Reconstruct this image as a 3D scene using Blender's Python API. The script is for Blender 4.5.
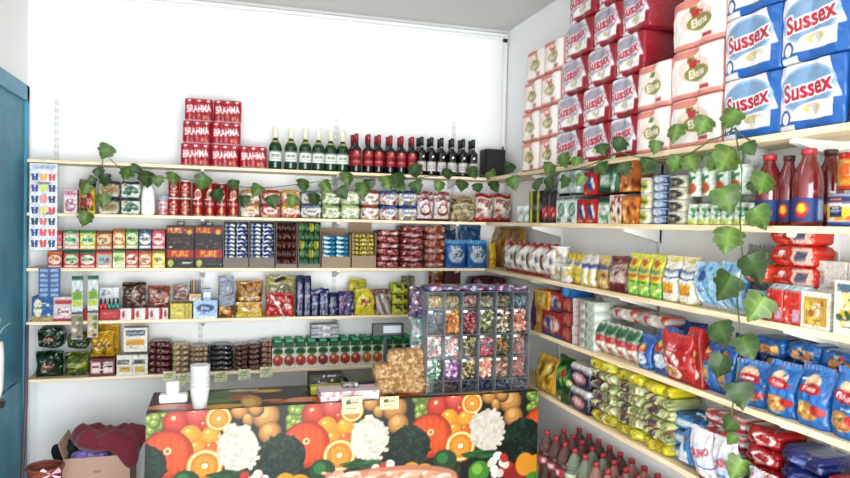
import bpy, math, random
import numpy as np
from mathutils import Vector, Matrix
for o in list(bpy.data.objects): bpy.data.objects.remove(o)
SC = bpy.context.scene
COL = SC.collection
PI = math.pi
# ---------------------------------------------------------------- camera
EYE = 2.05
F_PX, YAW, PITCH, ROLL = 681.1, 0.2927, -0.0234, 0.0205
cy, sy = math.cos(YAW), math.sin(YAW)
cp, sp = math.cos(PITCH), math.sin(PITCH)
cr, sr = math.cos(ROLL), math.sin(ROLL)
_r = Vector((cy, -sy, 0)); _f = Vector((sy*cp, cy*cp, sp)); _u = Vector((-sy*sp, -cy*sp, cp))
RT = _r*cr + _u*sr; UP = -_r*sr + _u*cr; FW = _f
cam = bpy.data.cameras.new('camera'); camo = bpy.data.objects.new('camera', cam); COL.objects.link(camo)
cam.sensor_width = 36; cam.lens = F_PX/850*36; cam.clip_start = .05
M = Matrix((RT, UP, -FW)).transposed().to_4x4(); M.translation = Vector((0, 0, EYE))
camo.matrix_world = M
SC.camera = camo
# ---------------------------------------------------------------- light
w = bpy.data.worlds.new('world'); SC.world = w; w.use_nodes = True
w.node_tree.nodes['Background'].inputs[0].default_value = (.93, .97, 1, 1)
w.node_tree.nodes['Background'].inputs[1].default_value = 1.0
def area(name, loc, rot, sx, sz, power, col=(1, 1, 1)):
    l = bpy.data.lights.new(name, 'AREA'); l.shape = 'RECTANGLE'; l.size = sx; l.size_y = sz; l.energy = power; l.color = col
    o = bpy.data.objects.new(name, l); COL.objects.link(o); o.location = loc; o.rotation_euler = rot
    return o
area('shopfront_daylight', (.35, -1.6, 1.3), (math.radians(88), 0, math.radians(6)), 3.3, 2.8, 300, (.915, .958, 1))
area('ceiling_fill_light', (.1, 2.6, 3.6), (0, 0, 0), 1.6, .35, 9, (1, .98, .95))  # weak fill added from above; no lamp fitting is known there
SC.view_settings.view_transform = 'Standard'; SC.view_settings.look = 'None'
SC.view_settings.gamma = 1; SC.view_settings.exposure = 0.33
SC.cycles.max_bounces = 6
# ---------------------------------------------------------------- helpers
BY, BF = 5.315, 5.055          # back wall, front edge of its shelves
WX, RF = 2.285, 2.025          # right wall, front edge of its shelves
LX = -1.28
ZS = [2.42, 2.067, 1.70, 1.341, .957]
def ray(px, py):
    return RT*(px-425)/F_PX - UP*(py-239)/F_PX + FW
def onY(px, py, Y):
    d = ray(px, py); return Vector((0, 0, EYE)) + d*(Y/d.y)
def onX(px, py, X):
    d = ray(px, py); return Vector((0, 0, EYE)) + d*(X/d.x)
def onZ(px, py, Z):
    d = ray(px, py); return Vector((0, 0, EYE)) + d*((Z-EYE)/d.z)
def bX(px, z, Y):              # X of image column px at height z on plane Y
    py = 239
    for _ in range(6):
        p = onY(px, py, Y); py -= (z-p.z)*F_PX/(p-Vector((0, 0, EYE))).dot(FW)
    return onY(px, py, Y).x
def rY(px, z, X):
    py = 239
    for _ in range(8):
        p = onX(px, py, X); py -= (z-p.z)*F_PX/(p-Vector((0, 0, EYE))).dot(FW)
    return onX(px, py, X).y
def s2l(v):
    v = np.asarray(v, float); return np.where(v <= .04045, v/12.92, ((v+.055)/1.055)**2.4)
def hx(c):
    if not isinstance(c, str): return np.array(c, float)
    c = c.lstrip('#')
    if len(c) == 3: c = ''.join(a+a for a in c)
    return np.array([int(c[i:i+2], 16)/255 for i in (0, 2, 4)])
def lin(c): return tuple(s2l(hx(c)))+(1,)
MATS = {}
def mat(name, col=None, rough=.5, metal=0, spec=.5, coat=0, trans=0, ior=1.45, bump=0, bscale=40, var=0, alpha=1, emit=0, attr=False, sheen=0):
    if name in MATS: return MATS[name]
    m = bpy.data.materials.new(name); m.use_nodes = True; nt = m.node_tree; b = nt.nodes['Principled BSDF']
    b.inputs['Roughness'].default_value = rough; b.inputs['Metallic'].default_value = metal
    b.inputs['Specular IOR Level'].default_value = spec; b.inputs['Coat Weight'].default_value = coat; b.inputs['Coat Roughness'].default_value = .12
    b.inputs['Transmission Weight'].default_value = trans; b.inputs['IOR'].default_value = ior; b.inputs['Alpha'].default_value = alpha
    b.inputs['Sheen Weight'].default_value = sheen
    if attr:
        a = nt.nodes.new('ShaderNodeAttribute'); a.attribute_name = 'Col'; nt.links.new(a.outputs['Color'], b.inputs['Base Color'])
    elif var:
        tc = nt.nodes.new('ShaderNodeTexCoord'); n = nt.nodes.new('ShaderNodeTexNoise'); n.inputs['Scale'].default_value = bscale/4
        n.inputs['Detail'].default_value = 6; r = nt.nodes.new('ShaderNodeValToRGB')
        c = hx(col); r.color_ramp.elements[0].color = lin(np.clip(c*(1-var), 0, 1)); r.color_ramp.elements[1].color = lin(np.clip(c*(1+var*.6), 0, 1))
        r.color_ramp.elements[0].position = .3; r.color_ramp.elements[1].position = .7
        nt.links.new(tc.outputs['Object'], n.inputs['Vector']); nt.links.new(n.outputs['Fac'], r.inputs['Fac']); nt.links.new(r.outputs['Color'], b.inputs['Base Color'])
    else: b.inputs['Base Color'].default_value = lin(col)
    if bump:
        tc = nt.nodes.new('ShaderNodeTexCoord'); n = nt.nodes.new('ShaderNodeTexNoise'); n.inputs['Scale'].default_value = bscale; n.inputs['Detail'].default_value = 4
        bp = nt.nodes.new('ShaderNodeBump'); bp.inputs['Strength'].default_value = bump; bp.inputs['Distance'].default_value = .01
        nt.links.new(tc.outputs['Object'], n.inputs['Vector']); nt.links.new(n.outputs['Fac'], bp.inputs['Height']); nt.links.new(bp.outputs['Normal'], b.inputs['Normal'])
    MATS[name] = m; return m
CARD = mat('printed_card', rough=.5, attr=True, spec=.35)
FILM = mat('printed_film', rough=.25, attr=True, spec=.55, bump=.55, bscale=32)
GLOSS = mat('printed_gloss', rough=.18, attr=True, spec=.5)
CLOTH = mat('printed_oilcloth', rough=.35, attr=True, spec=.4)
WOOD = None
def woodmat(name, c1, c2, rot=0):
    m = bpy.data.materials.new(name); m.use_nodes = True; nt = m.node_tree; b = nt.nodes['Principled BSDF']; b.inputs['Roughness'].default_value = .55
    tc = nt.nodes.new('ShaderNodeTexCoord'); mp = nt.nodes.new('ShaderNodeMapping'); mp.inputs['Scale'].default_value = (1.2, 22, 22) if not rot else (22, 1.2, 22)
    n = nt.nodes.new('ShaderNodeTexNoise'); n.inputs['Scale'].default_value = 2.2; n.inputs['Detail'].default_value = 6
    r = nt.nodes.new('ShaderNodeValToRGB'); r.color_ramp.elements[0].color = lin(c1); r.color_ramp.elements[1].color = lin(c2)
    r.color_ramp.elements[0].position = .35; r.color_ramp.elements[1].position = .62
    nt.links.new(tc.outputs['Object'], mp.inputs[0]); nt.links.new(mp.outputs[0], n.inputs['Vector']); nt.links.new(n.outputs['Fac'], r.inputs[0]); nt.links.new(r.outputs[0], b.inputs['Base Color'])
    return m
PINE_B = woodmat('pine_board_back', 'd3bd98', 'ead9b8'); PINE_R = woodmat('pine_board_right', 'cdb48c', 'e8d5b2', 1)

LABELS = {}
def tag(o, label, cat, group=None, kind=None):
    n = len(label.split())
    if n > 16 or n < 4: print('LABEL LENGTH', n, label)
    if label in LABELS and LABELS[label] != ('g', group): print('DUP LABEL', label)
    LABELS[label] = ('g', group) if group else 1
    o['label'] = label; o['category'] = cat
    if group: o['group'] = group
    if kind: o['kind'] = kind
    return o
def link(name, me, mats, parent=None, loc=(0, 0, 0), rz=0):
    o = bpy.data.objects.new(name, me); COL.objects.link(o)
    if mats and len(me.materials) == 0:
        for m in (mats if isinstance(mats, (list, tuple)) else [mats]): me.materials.append(m)
    o.location = loc; o.rotation_euler = (0, 0, rz)
    if parent: o.parent = parent
    return o
def mesh(name, V, F, cols=None, smooth=False, mi=None):
    me = bpy.data.meshes.new(name); me.from_pydata([tuple(v) for v in V], [], [tuple(f) for f in F])
    if cols is not None:
        a = me.color_attributes.new('Col', 'FLOAT_COLOR', 'POINT')
        q = np.clip(np.asarray(cols, float), 0, 1)**1.45; lu = q @ np.array([.3, .59, .11]); q = lu[:, None]+(q-lu[:, None])*.88
        c = np.ones((len(V), 4), np.float32); c[:, :3] = s2l(np.clip(q, 0, 1))*.86; a.data.foreach_set('color', c.ravel())
    if smooth: me.polygons.foreach_set('use_smooth', [True]*len(F))
    if mi is not None: me.polygons.foreach_set('material_index', mi)
    me.update(); return me
class MB:
    def __init__(s): s.V = []; s.F = []; s.sm = []
    def add(s, V, F, smooth=False):
        n = len(s.V); s.V += [tuple(v) for v in V]; s.F += [tuple(i+n for i in f) for f in F]; s.sm += [smooth]*len(F); return s
    def box(s, x0, x1, y0, y1, z0, z1, c=0):
        if c:   # chamfered along vertical and horizontal edges by bmesh-free construction
            V = []
            for z, k in ((z0, c), (z0+c, 0), (z1-c, 0), (z1, c)):
                a, b, e, g = x0+k, x1-k, y0+k, y1-k
                V += [(a+c, e, z), (b-c, e, z), (b, e+c, z), (b, g-c, z), (b-c, g, z), (a+c, g, z), (a, g-c, z), (a, e+c, z)]
            F = [tuple(reversed(range(8))), tuple(range(24, 32))]
            for l in range(3):
                for i in range(8): j = (i+1) % 8; F.append((l*8+i, l*8+j, l*8+8+j, l*8+8+i))
            return s.add(V, F)
        V = [(x0, y0, z0), (x1, y0, z0), (x1, y1, z0), (x0, y1, z0), (x0, y0, z1), (x1, y0, z1), (x1, y1, z1), (x0, y1, z1)]
        return s.add(V, [(0, 3, 2, 1), (4, 5, 6, 7), (0, 1, 5, 4), (1, 2, 6, 5), (2, 3, 7, 6), (3, 0, 4, 7)])
    def tube(s, pts, r, n=8):
        pts = [Vector(p) for p in pts]; V = []; F = []
        for i, p in enumerate(pts):
            t = (pts[min(i+1, len(pts)-1)]-pts[max(i-1, 0)]).normalized()
            a = t.cross(Vector((0, 0, 1))); a = a.normalized() if a.length > .01 else Vector((1, 0, 0)); b = t.cross(a)
            rr = r[i] if isinstance(r, (list, tuple)) else r
            V += [p+(a*math.cos(k*2*PI/n)+b*math.sin(k*2*PI/n))*rr for k in range(n)]
        for i in range(len(pts)-1):
            for k in range(n): j = (k+1) % n; F.append((i*n+k, i*n+j, i*n+n+j, i*n+n+k))
        F.append(tuple(range(n))); F.append(tuple(reversed(range((len(pts)-1)*n, len(pts)*n))))
        return s.add(V, F, True)
    def lathe(s, prof, n=20, c=(0, 0)):
        V = []; F = []
        for r, z in prof: V += [(c[0]+r*math.cos(k*2*PI/n), c[1]+r*math.sin(k*2*PI/n), z) for k in range(n)]
        for i in range(len(prof)-1):
            for k in range(n): j = (k+1) % n; F.append((i*n+k, i*n+j, i*n+n+j, i*n+n+k))
        F.append(tuple(reversed(range(n)))); F.append(tuple(range((len(prof)-1)*n, len(prof)*n)))
        return s.add(V, F, True)
    def build(s, name):
        me = bpy.data.meshes.new(name); me.from_pydata(s.V, [], s.F); me.polygons.foreach_set('use_smooth', s.sm); me.update(); return me
def empty(name, loc=(0, 0, 0), rz=0):
    o = bpy.data.objects.new(name, None); COL.objects.link(o); o.location = loc; o.rotation_euler = (0, 0, rz); o.empty_display_size = .05; return o
def dup(root, loc=None, rz=None):
    r = root.copy(); COL.objects.link(r)
    if loc is not None: r.location = loc
    if rz is not None: r.rotation_euler = (0, 0, rz)
    for ch in list(root.children):
        c = ch.copy(); COL.objects.link(c); c.parent = r
        for g in list(ch.children):
            d = g.copy(); COL.objects.link(d); d.parent = c
    return r
# ---------------------------------------------------------------- print rasters
_TM = {}
def textmask(s):
    if s in _TM: return _TM[s]
    cu = bpy.data.curves.new('lettering', 'FONT'); cu.body = s; cu.offset = .028; cu.resolution_u = 3
    o = bpy.data.objects.new('lettering', cu); COL.objects.link(o)
    dg = bpy.context.evaluated_depsgraph_get(); dg.update(); me = o.evaluated_get(dg).to_mesh(); me.calc_loop_triangles()
    V = np.array([v.co[:2] for v in me.vertices]); T = np.array([t.vertices[:] for t in me.loop_triangles])
    lo = V.min(0); hi = V.max(0); H = 56; sc = (H-1)/(hi[1]-lo[1]); W = int((hi[0]-lo[0])*sc)+2
    A = np.zeros((H, W), bool); P = (V-lo)*sc
    for t in T:
        a, b, c = P[t]; x0, y0 = np.floor(np.minimum(np.minimum(a, b), c)).astype(int); x1, y1 = np.ceil(np.maximum(np.maximum(a, b), c)).astype(int)+1
        X, Y = np.meshgrid(np.arange(x0, min(x1, W)), np.arange(y0, min(y1, H)))
        if X.size == 0: continue
        d = (b[0]-a[0])*(c[1]-a[1])-(b[1]-a[1])*(c[0]-a[0])
        if abs(d) < 1e-9: continue
        u = ((X-a[0])*(c[1]-a[1])-(Y-a[1])*(c[0]-a[0]))/d; v = ((b[0]-a[0])*(Y-a[1])-(b[1]-a[1])*(X-a[0]))/d
        A[Y, X] |= (u >= -.02) & (v >= -.02) & (u+v <= 1.02)
    o.evaluated_get(dg).to_mesh_clear(); bpy.data.objects.remove(o); bpy.data.curves.remove(cu)
    _TM[s] = A; return A
def paint(nx, nz, asp, ops, seed=0):
    """raster (nz+1, nx+1, 3), row 0 at the bottom; asp = width/height in metres"""
    S = 3; W = (nx+1)*S; H = (nz+1)*S; A = np.ones((H, W, 3)); rng = np.random.RandomState(seed)
    U, Vv = np.meshgrid((np.arange(W)+.5)/W, (np.arange(H)+.5)/H)
    for op in ops:
        k = op[0]
        if k == 'f': A[:] = hx(op[1])
        elif k == 'r': m = (U >= op[1]) & (U <= op[3]) & (Vv >= op[2]) & (Vv <= op[4]); A[m] = hx(op[5])
        elif k == 'e':
            i0, i1 = max(0, int((op[1]-op[3])*W)-1), min(W, int((op[1]+op[3])*W)+2); j0, j1 = max(0, int((op[2]-op[4])*H)-1), min(H, int((op[2]+op[4])*H)+2)
            if i1 > i0 and j1 > j0: m = ((U[j0:j1, i0:i1]-op[1])/op[3])**2+((Vv[j0:j1, i0:i1]-op[2])/op[4])**2 <= 1; A[j0:j1, i0:i1][m] = hx(op[5])
        elif k == 'd':  # diagonal band: u + s*v between a and b
            q = U+op[1]*Vv; m = (q >= op[2]) & (q <= op[3]); A[m] = hx(op[4])
        elif k == 'n':  # n blobs of size s in a rectangle
            _, n, s, cols, x0, y0, x1, y1 = op
            for i in range(n):
                cx, cz = rng.uniform(x0, x1), rng.uniform(y0, y1); r = s*rng.uniform(.6, 1.3); r2 = r*rng.uniform(.5, 1)
                th = rng.uniform(0, PI); i0, i1 = max(0, int((cx-r)*W)-1), min(W, int((cx+r)*W)+2); j0, j1 = max(0, int((cz-r*asp)*H)-1), min(H, int((cz+r*asp)*H)+2)
                c_ = hx(cols[rng.randint(len(cols))])
                if i1 <= i0 or j1 <= j0: continue
                Us, Vs = U[j0:j1, i0:i1], Vv[j0:j1, i0:i1]; du = (Us-cx); dv = (Vs-cz)/asp
                a = du*math.cos(th)+dv*math.sin(th); b = -du*math.sin(th)+dv*math.cos(th)
                m = ((a/r)**2+(b/r2)**2 <= 1) & (Us >= x0) & (Us <= x1) & (Vs >= y0) & (Vs <= y1); A[j0:j1, i0:i1][m] = c_
        elif k == 't':  # text, cx, cy, height(v), colour, max width(u), rot, outline colour
            s, cx, cz, hh, c = op[1:6]; mw = op[6] if len(op) > 6 else .9; rot = op[7] if len(op) > 7 else 0; oc = op[8] if len(op) > 8 else None
            T = textmask(s); th, tw = T.shape; wu = hh*tw/th/asp
            if wu > mw: hh *= .5+.5*mw/wu; wu = mw
            du = (U-cx)*asp; dv = Vv-cz; c_, s_ = math.cos(rot), math.sin(rot); a = du*c_+dv*s_; b = -du*s_+dv*c_
            tx = (a/(wu*asp)+.5)*tw; ty = (b/hh+.5)*th
            def smp(ox, oy):
                ix = (tx+ox).astype(int); iy = (ty+oy).astype(int); ok = (tx+ox >= 0) & (ty+oy >= 0) & (ix < tw) & (iy < th)
                r = np.zeros_like(ok); r[ok] = T[iy[ok], ix[ok]]; return r
            if oc is not None:
                m = np.zeros(U.shape, bool)
                for ox in (-5, 0, 5):
                    for oy in (-5, 0, 5): m |= smp(ox, oy)
                A[m] = hx(oc)
            A[smp(0, 0)] = hx(c)
    return A.reshape(nz+1, S, nx+1, S, 3).mean((1, 3))
# ---------------------------------------------------------------- package shapes (base at z=0, front towards -y)
def prof(kind, v):
    if kind == 'box': return 1, 1
    if kind == 'can': return (1 if .03 < v < .97 else .95,)*2
    if kind == 'pouch':
        D = .75+.25*min(v/.2, 1) if v < .45 else max(.05, 1-((v-.45)/.47)**1.8) if v < .92 else .05
        return 1-.03*math.sin(v*PI), D
    if kind == 'pillow': return 1-.04*math.sin(v*PI), max(.06, math.sin(min(max((v-.05)/.9, 0), 1)*PI)**.55)
    if kind == 'brick': return 1 if v < .9 else 1-.05*(v-.9)/.1, (1 if v < .84 else max(.3, 1-(v-.84)*4.2))
    if kind == 'flat':
        t = abs(2*v-1); k = (1-t**2.2)**(1/2.2); return .82+.18*k, .75+.25*k
    if kind == 'roll': return 1, 1
    if kind == 'bag': t = abs(2*v-1); k = (1-t**2)**.5; return .6+.4*k, .5+.5*k
    if kind == 'wrap4': t = abs(2*v-1); k = (1-t**7)**(1/7); return .93+.07*k, .85+.15*k
    return 1, 1
EDGE = {'bag': (.35, 3), 'box': (.985, 12), 'can': (0.02, 2), 'pouch': (.12, 2.6), 'pillow': (.08, 2.4), 'brick': (.8, 5), 'flat': (.62, 4), 'roll': (.02, 2), 'wrap4': (.86, 6)}
def wrap(name, w, d, h, ops, kind='box', nx=20, nz=20, seed=0, crumple=None, side=None, top=None, lobes=0, detail=True):
    if detail and nx > 9:
        rg = random.Random(seed+17); ops = list(ops)
        ink = ['f4f0ea', '55505a', 'd8c8a8', 'a8605a', 'e8e4d8', '7a7a84']
        for _ in range(5):   # fine print: short lines of small lettering
            u0, v0 = rg.uniform(.05, .6), rg.uniform(.04, .93); ops.append(('r', u0, v0, u0+rg.uniform(.12, .38), v0+rg.uniform(.015, .03), rg.choice(ink)))
        ops.append(('n', 14, .028 if nx < 36 else .014, ink, .04, .03, .96, .97))
    img = paint(nx, nz, w/h, ops, seed); e, q = EDGE[kind]
    if detail: img = np.clip(img*np.random.RandomState(seed+5).uniform(.9, 1.08, img.shape[:2]+(1,)), 0, 1)
    if crumple is None: crumple = {'pouch': .1, 'pillow': .13, 'flat': .1, 'brick': .03, 'wrap4': .02}.get(kind, 0)
    rng = random.Random(seed*7+3); ph = [rng.uniform(0, 6.3) for _ in range(6)]; fr = [rng.uniform(5, 11) for _ in range(3)]
    nb = 6 if kind not in ('can', 'roll') else 12
    V = []; C = []; nr = nx+1+nb+1
    sd = None if side is None else hx(side)
    for j in range(nz+1):
        v = j/nz; Wd, Dp = prof(kind, v); z = h*v
        fu = lambda u: max(0., 1-abs(2*u-1)**q)**(1/q)
        for i in range(nx+1):
            u = i/nx
            b = e+(1-e)*fu(u)
            if lobes: b *= 1-.09*abs(math.cos(u*PI*lobes))**3
            y = -d/2*b*Dp; x = (u-.5)*w*Wd; zz = z
            if crumple:
                k = math.sin(u*fr[0]+v*fr[1]+ph[0])*math.sin(v*fr[2]+ph[1]-u*4)+.5*math.sin(u*23+ph[2])*math.sin(v*19+ph[3])
                y += k*crumple*d*.5*fu(u)**.5*min(1, Dp+.2); x += crumple*w*.15*math.sin(v*fr[1]*1.3+ph[4])
                zz = z+crumple*h*.3*math.sin(u*fr[0]+ph[5])*v if kind in ('pouch', 'pillow') else z+crumple*h*.8*math.sin(u*fr[0]*.6+ph[5])*(v-.5)*(1 if kind == 'flat' else 0)
            V.append((x, y, zz)); C.append(img[j, i] if (sd is None or i < nx) else sd)
        for i in range(nb+1):
            u = 1-i/nb; b = e+(1-e)*fu(u)
            x = (u-.5)*w*Wd; zz = z; 
            if crumple: x += crumple*w*.15*math.sin(v*fr[1]*1.3+ph[4]); zz = z+crumple*h*.3*math.sin(u*fr[0]+ph[5])*v if kind in ('pouch', 'pillow') else z
            V.append((x, d/2*b*Dp+.0004, zz)); C.append(sd if sd is not None and u > .3 else (img[j, nx] if u > .5 else img[j, 0]))
    F = []
    for j in range(nz):
        for i in range(nr): k = (i+1) % nr; F.append((j*nr+i, j*nr+k, (j+1)*nr+k, (j+1)*nr+i))
    n0 = len(V); V.append((0, 0, 0)); C.append(img[0].mean(0)); V.append((0, 0, V[nz*nr+nx//2][2])); C.append(hx(top) if top else img[nz].mean(0))
    tv = len(V)
    base = nz*nr
    # flat cap rings of their own so the cap colour does not bleed down the front
    for i in range(nr): V.append(V[base+i]); C.append(hx(top) if top else C[base+i])
    for i in range(nr):
        k = (i+1) % nr; F.append((n0, k, i)); F.append((n0+1, tv+i, tv+k))
    return mesh(name, V, F, C, smooth=kind not in ('box',))
# ---------------------------------------------------------------- label phrases
OR = ['first', 'second', 'third', 'fourth', 'fifth', 'sixth', 'seventh', 'eighth', 'ninth', 'tenth', 'eleventh', 'twelfth', 'thirteenth', 'fourteenth', 'fifteenth']
SB = ['top back shelf', 'second back shelf', 'third back shelf', 'fourth back shelf', 'lowest back shelf']
SR = ['top right shelf', 'second right shelf', 'third right shelf', 'fourth right shelf', 'lowest right shelf']
def posword(i, n):
    if n == 1: return ''
    if n == 2: return ('left', 'right')[i]+' of two'
    if n == 3: return ('left', 'middle', 'right')[i]+' of three'
    return ('leftmost' if i == 0 else 'rightmost' if i == n-1 else OR[i]+' from left')
def layword(j, n):
    if n == 1: return ''
    if n == 2: return ('lower', 'upper')[j]+' one'
    return 'at the bottom' if j == 0 else 'topmost' if j == n-1 else OR[j]+' layer up'
def mk_label(desc, shelf, i, n, j, L):
    s = desc+(' on '+shelf if shelf else '')
    a, b = posword(i, n), layword(j, L)
    if a: s += ', '+a
    if b: s += ', '+b
    return s
R0 = random.Random(5)
def meshes_cols(me):
    n = len(me.vertices); a = np.zeros(n*4, np.float32); me.color_attributes['Col'].data.foreach_get('color', a); c = a.reshape(-1, 4)[:, :3].mean(0)
    return np.clip(np.where(c <= .0031, c*12.92, 1.055*c**(1/2.4)-.055), 0, 1)
def row(side, s, x0, x1, yt, ops, name, cat, desc, kind='box', n=1, L=1, d=.15, off=.012, group=None, m=None, z=None, gap=.97, jit=None, tilt=0, yb=None, prints=None, seed=None, topc=None, sidec=None, lobes=0, shelf=None, hz=None, where=None):
    """n stacks of L packages between image columns x0..x1, tops at image row yt, standing on shelf s"""
    Z = ZS[s] if z is None else z
    seed = (int(x0)*13+int(yt)) % 9973 if seed is None else seed
    if side == 'b':
        Y = BF+off; a, b = bX(x0, Z, Y), bX(x1, Z, Y)
        if hz is None:
            P = onY((x0+x1)/2, yt, Y); H = P.z-Z
        else: H = hz
    else:
        X = RF+off; a, b = rY(x0, Z, X), rY(x1, Z, X)
        if hz is None:
            P = onX((x0+x1)/2, yt, X); H = P.z-Z
        else: H = hz
    wid = abs(b-a)/n; h = H/L; px = abs(x1-x0)/n; py = px*h/wid*(1 if side == 'b' else .9)
    nx = int(min(60, max(8, px*1.1))); nz = int(min(60, max(4, abs(yt-0)*0+px*1.1*h/wid*(1 if side == 'b' else .75))))
    if side == 'r': nx = int(min(64, max(10, px*1.3)))
    if kind in ('box', 'can', 'brick', 'wrap4', 'roll'): w_ = wid*gap
    else: w_ = wid*.965
    mt = m or (CARD if kind in ('box',) else GLOSS if kind in ('can',) else FILM)
    variants = prints or [ops]
    meshes = [wrap(name, w_, min(d, .235), h*(.985 if L > 1 else 1), v, kind, nx, nz, seed+k*3, detail=name != 'beer_pack' and 'lettering' not in desc, side=sidec, top=topc, lobes=lobes) for k, v in enumerate(variants)]
    jit = (.0 if kind == 'box' else .03) if jit is None else jit
    extra = None
    if kind in ('pillow', 'pouch') and px > 9:
        c0 = np.clip(meshes_cols(meshes[0])*1.1+.08, 0, 1); nn = 16; hh_ = min(.016, h*.12); Vx = []; Fx = []
        for a_ in range(nn+1):
            x_ = (a_/nn-.5)*w_*.95; yz = .0025*(1 if a_ % 2 else -1)
            for z_ in (h-hh_, h+.001+(.003 if a_ % 2 else 0)): Vx += [(x_, yz-.002, z_), (x_, yz+.002, z_)]
        for a_ in range(nn):
            b_ = a_*4; Fx += [(b_, b_+4, b_+6, b_+2), (b_+1, b_+3, b_+7, b_+5), (b_+2, b_+6, b_+7, b_+3), (b_, b_+1, b_+5, b_+4)]
        Fx += [(0, 2, 3, 1), (nn*4, nn*4+1, nn*4+3, nn*4+2)]
        extra = ('top_seal', mesh('seal', Vx, Fx, [c0]*len(Vx)), FILM)
    elif kind == 'can' and px > 7:
        rr_ = w_/2; lc = hx(topc) if topc else hx('c8c8c4')
        mb_ = MB().lathe([(rr_*1.0, h*.985-.008), (rr_*1.02, h*.985-.006), (rr_*1.02, h*.985+.001), (rr_*.93, h*.985+.0015), (rr_*.9, h*.985)], 18)
        extra = ('lid', mesh('lid', [(v[0], v[1]*min(d, .235)/w_, v[2]) for v in mb_.V], mb_.F, [lc]*len(mb_.V), True), GLOSS)
    out = []
    for i in range(n):
        for j in range(L):
            me = meshes[(i*L+j) % len(meshes)] if prints else meshes[0]
            t = (i+.5)*wid; dj = R0.uniform(-1, 1)
            if side == 'b': loc = (a+t, BF+off+min(d, .235)/2+.003*dj, Z+j*h); rz = 0
            else: loc = (RF+off+min(d, .235)/2+.003*dj, a-t, Z+j*h); rz = -PI/2
            o = link(name, me, mt, None, loc, rz+dj*jit)
            if tilt: o.rotation_euler[1] = tilt
            if extra: link(extra[0], extra[1], extra[2], o)
            sh = shelf if shelf is not None else (SB if side == 'b' else SR)[s]
            lb = mk_label(desc, sh, i, n, j, L)
            if where: lb = desc+' '+where+('' if n*L == 1 else mk_label('', '', i, n, j, L))
            tag(o, lb, cat, group if (group or n*L == 1) else (desc+'s')[:60])
            out.append(o)
    return out
# print styles -------------------------------------------------------------
def st_card(bg, band, pic, txt, tc, bands=.28):          # title band on top, picture below
    return [('f', bg), ('r', 0, 1-bands, 1, 1, band), ('e', .5, .36, .4, .27, pic[0]), ('n', 14, .12, pic, .12, .1, .88, .62)]+([('t', txt, .5, 1-bands/2, bands*.55, tc, .84)] if txt else [])
def st_oval(bg, oval, pic, txt, tc, stripe=None):        # oval badge with name
    o = [('f', bg)]
    if stripe: o.append(('r', 0, 0, 1, .2, stripe))
    o += [('n', 10, .13, pic, .1, .08, .9, .45), ('e', .5, .62, .42, .2, oval)]
    if txt: o.append(('t', txt, .5, .62, .18, tc, .7))
    return o
def st_food(bg, pics, txt, tc, tb=None):                 # clear bag of food with a name panel
    o = [('f', bg), ('n', 90, .07, pics, 0, 0, 1, .9)]
    if tb: o += [('r', .1, .38, .9, .7, tb)]
    if txt: o.append(('t', txt, .5, .54, .18, tc, .7))
    return o
# ================================================================ STRUCTURE
WALLM = mat('wall_paint', 'efefee', rough=.75, spec=.2, bump=.05, bscale=30)
CEILM = mat('ceiling_paint', 'c6c6c3', rough=.8, spec=.2)
TEAL = mat('teal_paint', '4a8ea6', rough=.45, var=.1, bscale=20)
TEALD = mat('teal_panel_paint', '3c819a', rough=.5, var=.12, bscale=14)
METW = mat('white_painted_metal', 'dcdcd8', rough=.4)
def struct(name, me, m): o = link(name, me, m); o['kind'] = 'structure'; return o
CZ = 3.665
struct('floor', MB().box(LX-.1, WX+.1, -1.7, BY+.1, -.06, 0).build('floor'), mat('floor_tile', 'cfcac0', rough=.4, var=.1, bscale=12))
struct('ceiling', MB().box(LX-.1, WX+.1, -1.7, BY+.1, CZ, CZ+.06).build('ceiling'), CEILM)
struct('wall_back', MB().box(LX-.1, WX+.1, BY, BY+.1, 0, CZ).build('wall'), WALLM)
struct('wall_right', MB().box(WX, WX+.1, -1.7, BY, 0, CZ).build('wall'), WALLM)
struct('wall_left', MB().box(LX-.1, LX, -1.7, BY, 0, CZ).build('wall'), WALLM)
struct('trim_1', MB().box(LX, WX, BY-.03, BY, 3.645, CZ).build('trim'), CEILM)
# door in the left wall, close to the back corner
dr = empty('door_1', (LX, 4.3, 0)); dr['kind'] = 'structure'
mb = MB()
for k, (a, t) in enumerate(((0, .014), (.03, .022), (.075, .03))):
    zt = 2.93-a; y1 = 5.295-a; y0 = 3.4+a
    wv = .05 if k < 2 else .04
    mb.box(0, t, y1-wv-4.3, y1-4.3, 0, zt); mb.box(0, t, y0-4.3, y0+wv-4.3, 0, zt); mb.box(0, t, y0-4.3, y1-4.3, zt-wv, zt)
link('door_frame', mb.build('door_frame'), TEAL, dr)
mb = MB().box(0, .012, 3.52-4.3, 5.18-4.3, 0, 2.82)
for z0, z1 in ((.15, .95), (1.1, 2.7)):
    mb.box(.012, .02, 3.65-4.3, 4.28-4.3, z0, z1, .003); mb.box(.012, .02, 4.42-4.3, 5.05-4.3, z0, z1, .003)
link('door_leaf', mb.build('door_leaf'), TEALD, dr)
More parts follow.
